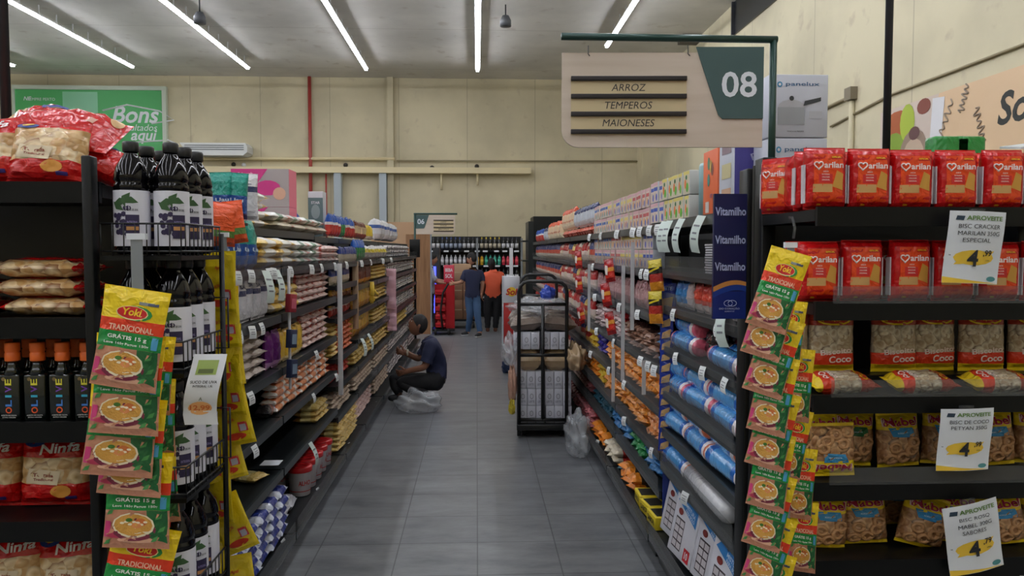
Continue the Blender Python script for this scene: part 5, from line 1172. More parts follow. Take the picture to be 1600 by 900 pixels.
soft('pouchb', 'blue_white_pouch', .1, .14, .05, [(.2, (190, 190, 196)), (.7, (60, 130, 190)), (1, (60, 110, 180))], None, 'pouch'); soft('pouchr', 'red_white_pouch', .1, .14, .05, [(.3, (206, 190, 186)), (.7, (206, 70, 50)), (1, (190, 60, 50))], None, 'pouch'); soft('pouchw', 'white_pouch', .1, .14, .05, [(.4, (200, 190, 190)), (1, (190, 170, 170))], None, 'pouch')
line('R', 'pouchb', 3.75, 4.03, 1.407, 'blue and white pouch', 'right shelf behind the Vitamilho panel'); line('R', 'pouchw', 3.63, 3.74, 1.407, 'white pouch', 'right shelf behind the Vitamilho panel'); line('R', 'pouchr', 3.2, 3.62, 1.407, 'red and white pouch', 'right shelf behind the Vitamilho panel'); line('R', 'pouchw', 2.95, 3.2, 1.407, 'white pouch', 'right shelf behind the Vitamilho panel', dx=.03)
mb_trays = 12
for k in range(mb_trays):
    o = tag(MB().box(-.07, .07, -.11, .11, 0, .008, flat((206, 206, 210)), bev=.002).box(-.071, .07, -.111, .111, .0085, .0105, flat((40, 40, 44))).build('flat_tray'), 'thin white tray, %s from the bottom of the stack behind the blue panel' % nth(k), 'tray', 'stacked thin trays'); o.location = (1.10+random.uniform(-.003, .003), 3.32, 1.596+.0112*k)
# big macaroni boxes on the bottom shelf
def bigbox():
    w, d, h = .29, .16, .33
    mb = MB().box(-w/2, w/2, -d/2, d/2, 0, h, flat((208, 208, 216)), bev=.004); fn = planar(-d/2-.0005)
    mb.quad(fn, ((-w*.42, h*.78), (w*.44, h*.56), (w*.44, h*.82), (-w*.2, h*.92)), flat((50, 130, 200)), .0005); mb.text(fn, 'MISTURA', w*.16, h*.74, h*.06, flat((200, 216, 236)), .001, rot=-.22, w=w*.42); mb.text(fn, 'PARA BOLO', w*.16, h*.67, h*.05, flat((200, 216, 236)), .001, rot=-.22, w=w*.4)
    mb.quad(fn, ((-w*.36, h*.1), (w*.02, h*.1), (w*.02, h*.55), (-w*.36, h*.55)), flat((74, 66, 70)), .0005)
    for i in range(4):
        for j in range(2): mb.rect(fn, -w*.34+j*w*.185, -w*.18+j*w*.185, h*(.12+.107*i), h*(.205+.107*i), flat((196, 190, 194)), .001, 2)
    mb.disc(fn, -w*.22, h*.64, w*.1, h*.05, flat((130, 50, 44)), .001); mb.rect(fn, w*.18, w*.42, h*.04, h*.22, flat((206, 40, 50)), .0008, 2); mb.text(fn, '10', w*.3, h*.13, h*.1, WHITE, .0014, bold=.03)
    mb.text(fn, 'Q', -w*.05, h*.85, h*.07, flat((60, 60, 80)), .001)
    proto('bigbox', [('white_blue_box', mb)], w, d, h, 'box')
bigbox()
for i, y in enumerate((3.02, 3.32, 3.62, 3.9)):
    put('bigbox', (RX+.045+.03*(i % 2), y, .193), (R(-12), R(0), R(-90+6)), 'big white box with blue band, %s from the camera on the bottom shelf' % nth(i), 'big white and blue boxes')
# boxes on top of the near right bay
def pand(mb, w, d, h):
    fn = planar(-d-.0005); mb.text(fn, 'panelux', w*.12, h*.84, h*.08, flat((70, 110, 150)), .001, bold=.01, w=w*1.15); mb.disc(fn, -w*.66, h*.84, w*.09, h*.045, flat((80, 160, 206)), .001); mb.disc(fn, -w*.66, h*.84, w*.045, h*.022, flat((226, 228, 236)), .0015)
    S = flat((166, 170, 176)); K = flat((60, 64, 68))
    mb.quad(fn, ((-w*.72, h*.2), (w*.2, h*.2), (w*.2, h*.48), (-w*.72, h*.48)), S, .001); mb.disc(fn, -w*.25, h*.48, w*.46, h*.12, flat((190, 192, 198)), .0008); mb.disc(fn, -w*.25, h*.62, w*.08, h*.04, K, .0015)
    mb.quad(fn, ((w*.15, h*.5), (w*.75, h*.58), (w*.75, h*.64), (w*.2, h*.58)), K, .0015); mb.disc(fn, -w*.85, h*.4, w*.08, h*.05, K, .0015); mb.rect(fn, w*.35, w*.8, h*.3, h*.42, flat((196, 198, 206)), .001, 2); mb.text(fn, 'PANELA DE PRESSÃO', -w*.1, h*.1, h*.025, K, .001, bold=0)
WB = mat('box_white', (206, 210, 222), .5)
carton('cookware_box', 1.10, 1.325, 2.87, 3.03, 2.125, 2.36, WB, 'white pressure cooker box behind the green sign post', pand)
carton('cookware_box', 1.10, 1.325, 2.87, 3.03, 1.852, 2.122, WB, 'lower white box under the pressure cooker box, behind cracker packs', pand)
def purd(mb, w, d, h):
    sd = lambda a, b, e: (-w-.0005-e, -a, b); fn = planar(-d-.0005)
    mb.rect(fn, -w, w, 0, h, flat((90, 84, 170)), 0, 3); mb.text(fn, 'panelux', 0, h*.5, h*.07, flat((206, 206, 236)), .001, rot=.35, w=w*1.2); mb.disc(fn, 0, h*.1, w*.8, h*.2, flat((206, 204, 210)), .0008)
    for k in range(3): mb.rect(sd, -d*.6, d*.6, h*(.08+.2*k), h*(.2+.2*k), flat([(200, 160, 130), (206, 196, 150), (150, 130, 140)][k]), .001, 2)
carton('cookware_box', 1.03, 1.33, 3.045, 3.24, 1.852, 2.36, WB, 'purple and white cookware box beside the orange box', purd)
def ord_(mb, w, d, h):
    sd = lambda a, b, e: (-w-.0005-e, -a, b)
    for (a, b, c) in ((-.2, .8, (90, 140, 110)), (.1, .75, (206, 170, 90)), (.3, .7, (150, 90, 80)), (-.2, .55, (60, 130, 120))): mb.disc(sd, a*d, b*h, d*.16, h*.1, flat(c), .001)
    mb.rect(sd, -d*.6, -d*.1, h*.05, h*.22, flat((206, 196, 190)), .001, 2); mb.text(sd, 'KIT', d*.2, h*.3, h*.06, flat((120, 80, 130)), .001)
carton('orange_box', 1.03, 1.25, 3.26, 3.47, 1.852, 2.14, mat('orange_card', (232, 110, 62), .5), 'tall orange box on top right shelf beside the purple box', ord_)
tag(MB().lathe([(0, 0), (.055, 0), (.055, .235), (.05, .25), (0, .252)], mat('teal_tin', (150, 186, 190), .35), 18, Matrix.Translation((1.09, 3.55, 1.852))).build('teal_canister'), 'pale teal canister standing between orange box and small cartons', 'canister')
# hanging things on the right: tags, red sachets, blue biscuit strip
soft('chips', 'red_chip_sachet', .085, .16, .03, [(.18, (150, 30, 34)), (.45, (206, 50, 36)), (.62, (226, 150, 50)), (.8, (190, 36, 34)), (1, (160, 30, 34))], None, 'sachet', nx=8, nz=12, decor=lambda mb, fr, bk, w, h: mb.quad(fr, ((-w*.4, h*.35), (-w*.1, h*.3), (w*.0, h*.7), (-w*.3, h*.75)), flat((226, 214, 206)), .002))
soft('chipy', 'black_yellow_sachet', .09, .17, .03, [(.3, (214, 140, 40)), (.55, (170, 44, 34)), (.75, (40, 36, 34)), (1, (206, 186, 50))], None, 'sachet', nx=8, nz=12, decor=lambda mb, fr, bk, w, h: mb.quad(fr, ((-w*.4, h*.6), (w*.4, h*.7), (w*.4, h*.76), (-w*.4, h*.66)), flat((226, 206, 40)), .002))
def side_hang(key, px, ty, Y, an, label, group, X=None, s=1):
    pr = PROTO[key]; p = at(px, ty, Y); put(key, (p.x, Y, p.z-pr.h), (0, R(an), R(-52)), label, group, s)
for k, (px, ty, Y, an) in enumerate(((955, 404, 5.2, -10), (950, 442, 5.25, -12), (957, 487, 5.3, -14))): side_hang('chips', px, ty, Y, an, 'red chip sachet, %s of three hanging over the red and white sachets' % nth(k), 'red chip sachets')
for k, (px, ty, Y, an) in enumerate(((905, 392, 6.9, -6), (906, 430, 6.95, -8), (912, 478, 7.0, -20))): side_hang('chips', px, ty, Y, an, 'red chip sachet, %s down on the strip nearest the trolley' % nth(k), 'red chip sachets')
for k, (px, ty, Y, an) in enumerate(((1028, 405, 3.98, -8), (1026, 455, 3.98, -4))): side_hang('chipy', px, ty, Y, an, 'black, yellow and red sachet, %s above the blue biscuit strip' % ['upper', 'lower'][k], 'black and yellow sachets')
def bisc(big):
    h = .19 if big else .078; w = .1 if big else .072
    return lambda mb, fr, bk, w_, h_: (mb.quad(fr, ((-w*.35, h*.12), (w*.3, h*.3), (w*.36, h*(.62 if big else .86)), (-w*.3, h*.55)), flat((206, 168, 110)), .002), mb.text(fr, 'LEITE' if big else 'MEL', 0, h*.85, h*.1, flat((170, 190, 226)), .002) if big else None)
soft('bigblue', 'blue_biscuit_sachet', .1, .19, .02, [(1, (36, 60, 160))], None, 'sachet', decor=bisc(True)); soft('smblue', 'blue_biscuit_sachet', .072, .078, .016, [(1, (36, 60, 160))], None, 'sachet', decor=bisc(False))
p = at(1042, 442, 4.03); put('bigblue', (p.x, 4.02, p.z-.19), (0, 0, R(-30)), 'larger blue sachet at the top of the blue biscuit strip')
for k in range(12):
    p = at(1041, 492+17.6*k, 4.0); put('smblue', (p.x, 3.99+.004*k, p.z-.078), (0, R(2), R(-30)), 'small blue biscuit sachet, %s from the top of the hanging blue strip' % nth(k), 'blue biscuit sachets')
tag(MB().box(-.02, .02, 0, .003, .2, 1.55, mat('blue_strip', (36, 54, 130), .3)).build('hanging_strip'), 'long strip behind the small blue biscuit sachets', 'strip').location = (at(1042, 442, 4.06).x+.006, 4.055, 0)
# shelf tags: small curled labels, long curled tickets, white strips
def ticket(w, h, curl, c=(222, 226, 226), dec=False):
    mb = MB(); n = 8
    def f(a, b, e): v = -b/h; return (a+curl*.3*v*v, -.004-curl*math.sin(v*2.4)-e, b)
    m = mat('ticket_%d_%d_%d' % c, c, .6)
    vs = [f(-w/2+w*i/2, -h*j/n, 0) for j in range(n+1) for i in range(3)]
    mb.add(vs, [(j*3+i, (j+1)*3+i, (j+1)*3+i+1, j*3+i+1) for j in range(n) for i in range(2)], m, True)
    mb.add([(x, y+.0008, z) for x, y, z in vs], [(j*3+i, j*3+i+1, (j+1)*3+i+1, (j+1)*3+i) for j in range(n) for i in range(2)], m, True)
    for k, (q, l) in enumerate(((-.3, .7), (-.5, .5), (-.66, .6))): mb.quad(f, ((-w*.5*l, h*q), (w*.5*l, h*q), (w*.5*l, h*q+h*.05), (-w*.5*l, h*q+h*.05)), flat((120, 124, 130)), .0014, 2)
    return mb
proto('tag', [('price_tag', ticket(.045, .06, .012))], .045, .01, .06, 'price tag')
proto('tagl', [('price_ticket', ticket(.05, .16, .04, (206, 220, 214)))], .05, .02, .16, 'price ticket')
def tags(side, px_list, z, Yf, what, key='tag', rz=None):
    s = 1 if side == 'R' else -1; F = RX if side == 'R' else -LX
    for i, y in enumerate(px_list):
        put(key, (s*(F-.022), y, z), (0, R(random.uniform(-8, 8)), R(-90 if side == 'R' else 90)+R((20 if side == 'R' else -20)+random.uniform(-12, 12))), '%s, %s from the camera' % (what, nth(i)), what+'s')
tags('R', (4.1, 4.3, 4.55, 4.75, 5.3, 6.0, 6.6), 1.84, 0, 'white price tag on the edge of the right top shelf'); tags('R', (4.35, 4.5, 5.6, 6.4), 1.59, 0, 'white price tag under the lower small cartons'); tags('R', (4.6, 5.2, 6.3), 1.34, 0, 'white price tag under the mauve pouches')
tags('R', (4.15, 4.3, 4.5, 5.4, 6.2), 1.07, 0, 'white price tag above the orange snack bags'); tags('R', (5.0, 5.6, 6.5), .84, 0, 'white price tag between the orange snack shelves'); tags('R', (4.2, 5.0), .6, 0, 'white price tag under the lower orange shelf'); tags('R', (6.1,), .17, 0, 'white price tag on the right bottom shelf')
tags('R', (3.05, 3.75), 1.41, 0, 'white price tag above the blue rolls'); tags('R', (2.95, 3.25, 3.7), 1.2, 0, 'white price tag on the fourth shelf of blue rolls'); tags('R', (3.5,), .57, 0, 'white price tag above the big white boxes'); tags('R', (3.4,), .18, 0, 'white price tag under the big white boxes')
tags('R', (3.3, 3.62, 3.85, 3.95), 1.85, 0, 'long curled ticket hanging from the right top shelf', 'tagl'); tags('R', (2.98,), 1.48, 0, 'long curled ticket beside the blue panel', 'tagl')
tags('L', (3.4, 3.6, 3.9, 4.0, 4.35, 4.9, 5.2, 5.7, 6.2, 7.0, 7.6, 8.6, 9.4), 1.61, 0, 'white price tag under the left plastic rail'); tags('L', (3.4, 3.6, 3.75), 1.35, 0, 'white price tag under the white bags'); tags('L', (3.55, 5.0), 1.05, 0, 'white price tag on the left chest-high shelf'); tags('L', (3.6, 4.9, 5.7), .79, 0, 'white price tag on the left hip-high shelf'); tags('L', (4.1, 5.0), .15, 0, 'white price tag on the left bottom shelf')
tags('L', (3.85, 4.05), 1.60, 0, 'long curled ticket under the left plastic rail', 'tagl'); tags('L', (4.8,), .5, 0, 'long ticket hanging before the red-lidded buckets', 'tagl'); tags('L', (7.0, 7.4), .9, 0, 'long ticket hanging past the tan divider', 'tagl'); tags('L', (6.2, 7.9, 9.2, 10.4), .14, 0, 'white tag on the distant left bottom shelf')
for k, (px, Y, z0, z1) in enumerate(((973, 5.05, .83, 1.6), (990, 4.75, 1.2, 1.75), (963, 5.4, .62, 1.0), (917, 6.6, 1.0, 1.58), (1012, 4.4, .86, 1.06))):
    tag(MB().box(-.012, .012, -.001, .001, z0, z1, WPL).build('clip_strip'), 'narrow white hanging strip on the right shelves, %s one added along the row' % nth(k) if False else 'narrow white hanging strip on the right shelves, %s' % ['over the orange snack bags', 'before the small cartons', 'between the orange shelves', 'nearest the trolley', 'beside the blue flat packs'][k], 'strip').location = (RX-.03, Y, 0)
# ------------------------------------------------------------------ flatbed trolley with its load
t = thing('platform_trolley', 'black tubular platform trolley loaded with milk cases in the aisle', 'trolley', (.593, 6.87, 0), R(-3))
FR = mat('trolley_black', (24, 25, 26), .4)
def frame(y, x0, x1, top, r=.017):
    c = .09; pts = [(x0, y, .02), (x0, y, top-c)]+[(x0+c-c*math.cos(a), y, top-c+c*math.sin(a)) for a in (R(30), R(60), R(90))]+[(x1-c+c*math.sin(a), y, top-c+c*math.cos(a)) for a in (0, R(30), R(60), R(90))]+[(x1, y, .02)]
    mb = MB().tube(pts, r, FR, 10)
    for z in (1.215, .755, .165): mb.tube([(x0, y, z), (x1, y, z)], r*.95, FR, 10)
    mb.tube([((x0+x1)/2, y, .165), ((x0+x1)/2, y, 1.215)], r*.95, FR, 10); return mb
frame(0, -.215, .215, 1.42).build('push_frame', t); frame(1.32, -.19, .19, 1.44).build('push_frame', t)
MB().box(-.235, .235, -.02, 1.34, .07, .125, FR, bev=.008).build('deck', t)
for x, y in ((-.17, .12), (.17, .12), (-.17, 1.2), (.17, 1.2)):
    w = MB().lathe([(0, -.018), (.045, -.018), (.05, -.01), (.05, .01), (.045, .018), (0, .018)], mat('rubber', (36, 36, 38), .7), 18, Matrix.Translation((x, y, .05)) @ Matrix.Rotation(R(90), 4, 'Y')); w.box(x-.025, x+.025, y-.01, y+.01, .055, .0695, FR); w.build('wheel', t)
PKW = flat((206, 208, 218))
def case():
    W_, D_, H_ = .24, .38, .155
    b = MB().box(-W_/2, W_/2, -D_/2+.058, D_/2, 0, H_, PKW, bev=.004)
    for i in range(1, 6): b.box(-W_/2-.0006, W_/2+.0006, -D_/2+.058+.053*i, -D_/2+.06+.053*i, .002, H_-.004, flat((110, 112, 122)))
    parts = [('milk_case', b)]
    for i in range(3):
        x = -W_/2+.04+.08*i; m = MB().box(x-.038, x+.038, -D_/2, -D_/2+.055, 0, H_, PKW, bev=.004); f = planar(-D_/2-.0005, x)
        m.disc(f, 0, H_*.55, .018, .026, flat((150, 152, 162)), .0004); m.disc(f, 0, H_*.55, .012, .018, flat((196, 198, 208)), .0008); m.text(f, 'LEITE', 0, H_*.25, .02, flat((130, 134, 150)), .0008, w=.05)
        parts.append(('carton_pack', m))
    proto('case', parts, W_, D_, H_, 'milk case')
case()
TM = Matrix.Translation((.593, 6.87, 0)) @ Matrix.Rotation(R(-3), 4, 'Z')
def onT(x, y, z): v = TM @ Vector((x, y, z)); return (v.x, v.y, v.z)
tn = ['bottom', 'second', 'third', 'top']
for ti, z in enumerate((.128, .285, .442, .80)):
    for xi, x in enumerate((-.115, .135)):
        for yi in range(3):
            put('case', onT(x+(-.03 if ti == 3 else .012), .24+.40*yi, z), (0, 0, R(-3+random.uniform(-1.5, 1.5))), 'white milk case on the trolley, %s tier, %s side, %s from the camera' % (tn[ti], ['aisle', 'shelf'][xi], nth(yi)), 'milk cases on the trolley')
o = tag(crumple('x', .2, .4, .33, WRAP, 21).build('plastic_wrap'), 'clear plastic wrap heaped on the floor between trolley and right shelves', 'plastic wrap'); o.location = (.84, 6.3, .001)
o = tag(crumple('x', .14, .14, .18, film((40, 56, 90)), 22).build('loose_bag'), 'small dark blue bag on the floor beyond the trolley', 'bag'); p_ = at(792, 578, 10.6); o.location = (p_.x, 10.6, .001)
soft('tanpack', 'pasta_bundle', .22, .38, .12, [(.3, (206, 180, 140)), (.6, (190, 150, 110)), (.8, (226, 206, 180)), (1, (170, 130, 100))], 'deep', 'bundle', wr=.008, px=4)
soft('brownpack', 'brown_bundle', .24, .38, .11, [(.2, (120, 106, 94)), (.4, (70, 60, 52)), (.6, (140, 130, 118)), (.8, (66, 58, 50)), (1, (120, 110, 100))], 'deep', 'bundle', wr=.01, px=4)
for xi, x in enumerate((-.12, .125)):
    for yi in range(3):
        put('tanpack', onT(x, .24+.4*yi, .60), (0, 0, R(-3)), 'tan wrapped bundle between milk tiers, %s side, %s from camera' % (['aisle', 'shelf'][xi], nth(yi)), 'tan bundles on the trolley', s=(1.05, 1, 1.55))
        put('brownpack', onT(x*1.15-.01, .24+.4*yi, .958), (0, R([-6, 6][xi]), R(-3+random.uniform(-5, 5))), 'grey brown wrapped bundle on top of the trolley load, %s side, %s from camera' % (['aisle', 'shelf'][xi], nth(yi)), 'grey brown bundles on the trolley', s=(1.3, 1, 1.3))
o = tag(crumple('x', .6, 1.0, .14, WRAP, 5).build('plastic_wrap'), 'crumpled clear plastic wrap thrown over the trolley load', 'plastic wrap'); o.location = onT(-.01, .62, 1.09); o.rotation_euler = (0, 0, R(-3))
for (x, y, z, w, d, h, m, lb) in ((-.30, .1, .66, .14, .3, .26, WRAP, 'white see-through bag bulging from the aisle side of the trolley'), (.30, .05, .62, .17, .3, .22, mat('tan_film', (176, 150, 116), .25, coat=.6, bump=.4, bscale=20), 'round tan wrapped pack bulging on the shelf side of the trolley'),
    (-.275, .05, .34, .08, .12, .3, film((190, 150, 130)), 'pinkish brown bag hanging low on the aisle side of the trolley'), (-.28, .0, .22, .06, .08, .12, film((206, 186, 60)), 'small yellow bag dangling below the pinkish brown one'), (.08, .9, 1.20, .14, .14, .13, film((40, 70, 170)), 'blue bag standing on top of the trolley load')):
    o = tag(crumple('x', w, d, h, m, len(lb)).build('loose_bag'), lb, 'bag'); o.location = onT(x, y, z)
    MB().tube([(0, 0, h*.96), (.004, .0, h*1.06)], [.012, .006], m, 6).build('knot', o)

# ------------------------------------------------------------------ people
SKIN = mat('skin_brown', (132, 88, 66), .5); SKIN2 = mat('skin_light', (190, 138, 112), .5); HAIR = mat('hair_black', (20, 18, 18), .6, bump=.8, bscale=150)
def skin_geo(nodes, edges, lv=2):
    names = list(nodes); me = bpy.data.meshes.new('s'); me.from_pydata([tuple(nodes[n][0]) for n in names], [(names.index(a), names.index(b)) for a, b in edges], [])
    o = bpy.data.objects.new('s', me); COL.objects.link(o); o.modifiers.new('k', 'SKIN').use_smooth_shade = True; sub = o.modifiers.new('b', 'SUBSURF'); sub.levels = lv; sub.render_levels = lv
    for i, n in enumerate(names):
        r = nodes[n][1]; me.skin_vertices[0].data[i].radius = r if isinstance(r, tuple) else (r, r)
    me.skin_vertices[0].data[0].use_root = True
    bpy.context.view_layer.update(); ev = o.evaluated_get(bpy.context.evaluated_depsgraph_get()); m2 = bpy.data.meshes.new_from_object(ev)
    vs = [v.co[:] for v in m2.vertices]; fs = [tuple(p.vertices) for p in m2.polygons]; bpy.data.objects.remove(o); bpy.data.meshes.remove(me); bpy.data.meshes.remove(m2)
    return vs, fs
def head(mb, hair, M, skin, hairlen=0):
    def P(th, ph, k=1.0):      # th azimuth (0 = front -y), ph polar from top
        x = math.sin(ph)*math.sin(th); y = -math.sin(ph)*math.cos(th); z = math.cos(ph)
        w = .076*(1-.22*max(0, -z)**1.3); d = .098*(1-.1*max(0, -z)); h = .118
        f = max(0, -y)
        bump = .012*f*math.exp(-((th/.22)**2))*math.exp(-(((z+.12)/.16)**2))+.006*f*math.exp(-((th/.3)**2))*math.exp(-(((z+.5)/.1)**2))-.006*f*math.exp(-(((abs(th)-.38)/.18)**2))*math.exp(-(((z-.05)/.12)**2))+.006*f*math.exp(-((th/.35)**2))*math.exp(-(((z+.85)/.14)**2))
        return (x*w*k, y*d*k-bump*(1 if k == 1 else 0), z*h*k)
    n, m = 28, 20; vs = [P(2*math.pi*i/n-math.pi, math.pi*j/m) for j in range(m+1) for i in range(n)]
    mb.add(vs, [(j*n+i, j*n+(i+1) % n, (j+1)*n+(i+1) % n, (j+1)*n+i) for j in range(m) for i in range(n)], skin, True, M)
    for s in (-1, 1):
        e = Vector(P(s*.38, 1.5)); mb.lathe([(0, -.011), (.009, -.006), (.011, 0), (.009, .006), (0, .011)], flat((226, 220, 214)), 10, M @ Matrix.Translation((e.x, e.y+.006, e.z))); mb.lathe([(0, -.004), (.004, -.003), (.005, 0), (.004, .003), (0, .004)], flat((30, 22, 18)), 8, M @ Matrix.Translation((e.x, e.y-.003, e.z)))
        mb.lathe([(0, -.03), (.012, -.022), (.016, 0), (.013, .02), (0, .03)], skin, 10, M @ Matrix.Translation((s*.077, .005, -.005)) @ Matrix.Diagonal((.5, 1.1, 1, 1)))
        mb.tube([Vector(P(s*.18, 1.36, 1.02)), Vector(P(s*.55, 1.34, 1.02))], .004, HAIR, 5, M)
    mb.tube([Vector(P(a, 2.08, 1.0)) for a in (-.25, -.1, .1, .25)], [.003, .006, .006, .003], mat('lips', (140, 70, 64), .5), 6, M)
    vs = []; ms = 14
    for j in range(ms+1):
        for i in range(n):
            th = 2*math.pi*i/n-math.pi; lim = 1.0+.75*min(1, (abs(th)/1.6))+(.35 if abs(th) > 2 else 0)+hairlen*(abs(th) > 1.6); p = P(th, lim*j/ms, 1.07+.01*math.sin(9*th+5*j)); vs.append(p)
    hair.add(vs, [(j*n+i, j*n+(i+1) % n, (j+1)*n+(i+1) % n, (j+1)*n+i) for j in range(ms) for i in range(n)], HAIR, True, M)
def chain(a, b, r0, r1, k=1): pass
def hand_nodes(nodes, edges, wrist, prefix, d, side, curl=.5):
    """d: direction of the hand, side: direction of the thumb"""
    d = Vector(d).normalized(); side = Vector(side); side = (side-d*side.dot(d)).normalized(); up = d.cross(side)
    w = Vector(nodes[wrist][0]); nodes[prefix+'p'] = (w+d*.055, (.024, .036)); edges.append((wrist, prefix+'p'))
    for i, (o_, l) in enumerate(((.03, .07), (.011, .08), (-.009, .075), (-.028, .06))):
        b = w+d*.085+side*o_; m_ = b+(d*math.cos(curl)+up*math.sin(curl))*l*.5; e = m_+(d*math.cos(curl*2.2)+up*math.sin(curl*2.2))*l*.5
        nodes[f'{prefix}{i}a'] = (b, .0105); nodes[f'{prefix}{i}b'] = (m_, .0095); nodes[f'{prefix}{i}c'] = (e, .008); edges += [(prefix+'p', f'{prefix}{i}a'), (f'{prefix}{i}a', f'{prefix}{i}b'), (f'{prefix}{i}b', f'{prefix}{i}c')]
    b = w+d*.03+side*.035; e = b+(d*.6+side*.7+up*.4).normalized()*.04; f = e+(d*.9+up*.5).normalized()*.028
    nodes[prefix+'t1'] = (b, .012); nodes[prefix+'t2'] = (e, .011); nodes[prefix+'t3'] = (f, .009); edges += [(wrist, prefix+'t1'), (prefix+'t1', prefix+'t2'), (prefix+'t2', prefix+'t3')]
def person(name_label, J, head_rot, shirt, pants, shoes, skin, hands, hairlen=0, skirt=None, extra=None, rad=1.0, loc=None):
    """J: joint name -> point. pel, waist, chest, neck, head, shL, elL, wrL, shR, elR, wrR, hipL, knL, anL, toL, hipR ..."""
    base = Vector(loc); J = {k: Vector(v)-base for k, v in J.items()}
    t = None
    rr = dict(pel=.118, waist=.112, chest=.128, neckb=.075, neck=.05, shL=.062, elL=.044, wrL=.03, shR=.062, elR=.044, wrR=.03, hipL=.092, knL=.062, anL=.04, heL=.038, toL=.03, hipR=.092, knR=.062, anR=.04, heR=.038, toR=.03)
    J['neckb'] = J['chest'].lerp(J['neck'], .62)
    for s in 'LR': J['he'+s] = J['an'+s]-Vector((0, 0, .04)); 
    def rs(k, g=0):
        r = rr[k]; r = r if isinstance(r, tuple) else (r, r); return (r[0]*rad+g, r[1]*rad+g)
    E = [('pel', 'waist'), ('waist', 'chest'), ('chest', 'neckb'), ('neckb', 'neck')]
    for s in 'LR': E += [('chest', 'sh'+s), ('sh'+s, 'el'+s), ('el'+s, 'wr'+s), ('pel', 'hip'+s), ('hip'+s, 'kn'+s), ('kn'+s, 'an'+s), ('an'+s, 'he'+s), ('he'+s, 'to'+s)]
    N = {k: (J[k], rs(k)) for k in ['pel', 'waist', 'chest', 'neckb', 'neck']+[a+s for s in 'LR' for a in ('sh', 'el', 'wr', 'hip', 'kn', 'an', 'he', 'to')]}
    for s, (d, sd, cu) in hands.items(): hand_nodes(N, E, 'wr'+s, 'h'+s, d, sd, cu)
    mb = MB(); body_geo = skin_geo(N, E); mb.add(*body_geo, skin, True); hair = MB()
    HM = Matrix.Translation(J['head']) @ Euler(head_rot).to_matrix().to_4x4(); head(mb, hair, HM, skin, hairlen)
    o = mb.build('person'); o.location = base; tag(o, name_label, 'person'); hair.build('hair', o)
    bv, bf = body_geo; bmx = bmesh.new(); vv = [bmx.verts.new(v) for v in bv]
    for q in bf: bmx.faces.new([vv[k] for k in q])
    bmx.normal_update(); nrm = [v.normal.copy() for v in bmx.verts]; bmx.free()
    def near(p):
        best = None
        for a, b in E:
            A_, B_ = Vector(N[a][0]), Vector(N[b][0]); d = B_-A_; u = max(0, min(1, (p-A_).dot(d)/max(d.length_squared, 1e-9))); r_ = N[a][1]; r2 = N[b][1]; r_ = r_ if not isinstance(r_, tuple) else r_[0]; r2 = r2 if not isinstance(r2, tuple) else r2[0]
            q = (p-A_-d*u).length-(r_*(1-u)+r2*u)*.8
            if best is None or q < best[0]: best = (q, a, b, u)
        return best
    cl = [near(Vector(v)) for v in bv]
    def in_shirt(c):
        _, a, b, u = c
        return (a, b) in (('waist', 'chest'), ('chest', 'shL'), ('chest', 'shR')) or ((a, b) == ('pel', 'waist') and u > .04) or ((a, b) == ('chest', 'neckb')) or ((a, b) in (('shL', 'elL'), ('shR', 'elR')) and u < .72)
    def in_pants(c):
        _, a, b, u = c
        return (a, b) in (('pel', 'hipL'), ('pel', 'hipR'), ('hipL', 'knL'), ('hipR', 'knR')) or ((a, b) == ('pel', 'waist') and u < .6) or ((a, b) in (('knL', 'anL'), ('knR', 'anR')) and u < .93)
    for nm, fn_, off, m in (('shirt', in_shirt, .021, shirt), ('trousers', in_pants, .013, pants)):
        ok = [fn_(c) for c in cl]; fs = [q for q in bf if any(ok[k] for k in q)]
        used = sorted({k for q in fs for k in q}); idx = {k: i_ for i_, k in enumerate(used)}
        vs = [Vector(bv[k])+nrm[k]*(off+.003*math.sin(60*bv[k][2]+30*bv[k][0])) for k in used]
        MB().add(vs, [tuple(idx[k] for k in q) for q in fs], m, True).build(nm, o)
    for s in 'LR':
        he, to = J['he'+s], J['to'+s]; fw = (to-he).normalized()
        MB().add(*skin_geo({'a': (he-fw*.02+Vector((0, 0, .0)), (.047, .05)), 'b': (he.lerp(to, .5), (.045, .045)), 'c': (to+fw*.02, (.036, .032))}, [('a', 'b'), ('b', 'c')], 2), shoes, True).build('shoe', o)
        mb = MB()
        if extra == 'soles': mb.add(*skin_geo({'a': (he-fw*.02-Vector((0, 0, .03)), (.05, .018)), 'c': (to+fw*.025-Vector((0, 0, .018)), (.042, .016))}, [('a', 'c')], 2), flat((206, 206, 206)), True).build('sole', o)
    return o
NAVYS = mat('navy_shirt', (30, 36, 66), .8, bump=.3, bscale=14); BLKT = mat('black_trousers', (24, 24, 27), .8, bump=.3, bscale=14); JEAN = mat('blue_jeans', (56, 84, 120), .8, bump=.3, bscale=14)
ORS = mat('orange_shirt', (214, 88, 54), .7, bump=.35, bscale=14); SHB = mat('shoe_black', (30, 30, 32), .5)
A = lambda px, py, Y: at(px, py, Y)
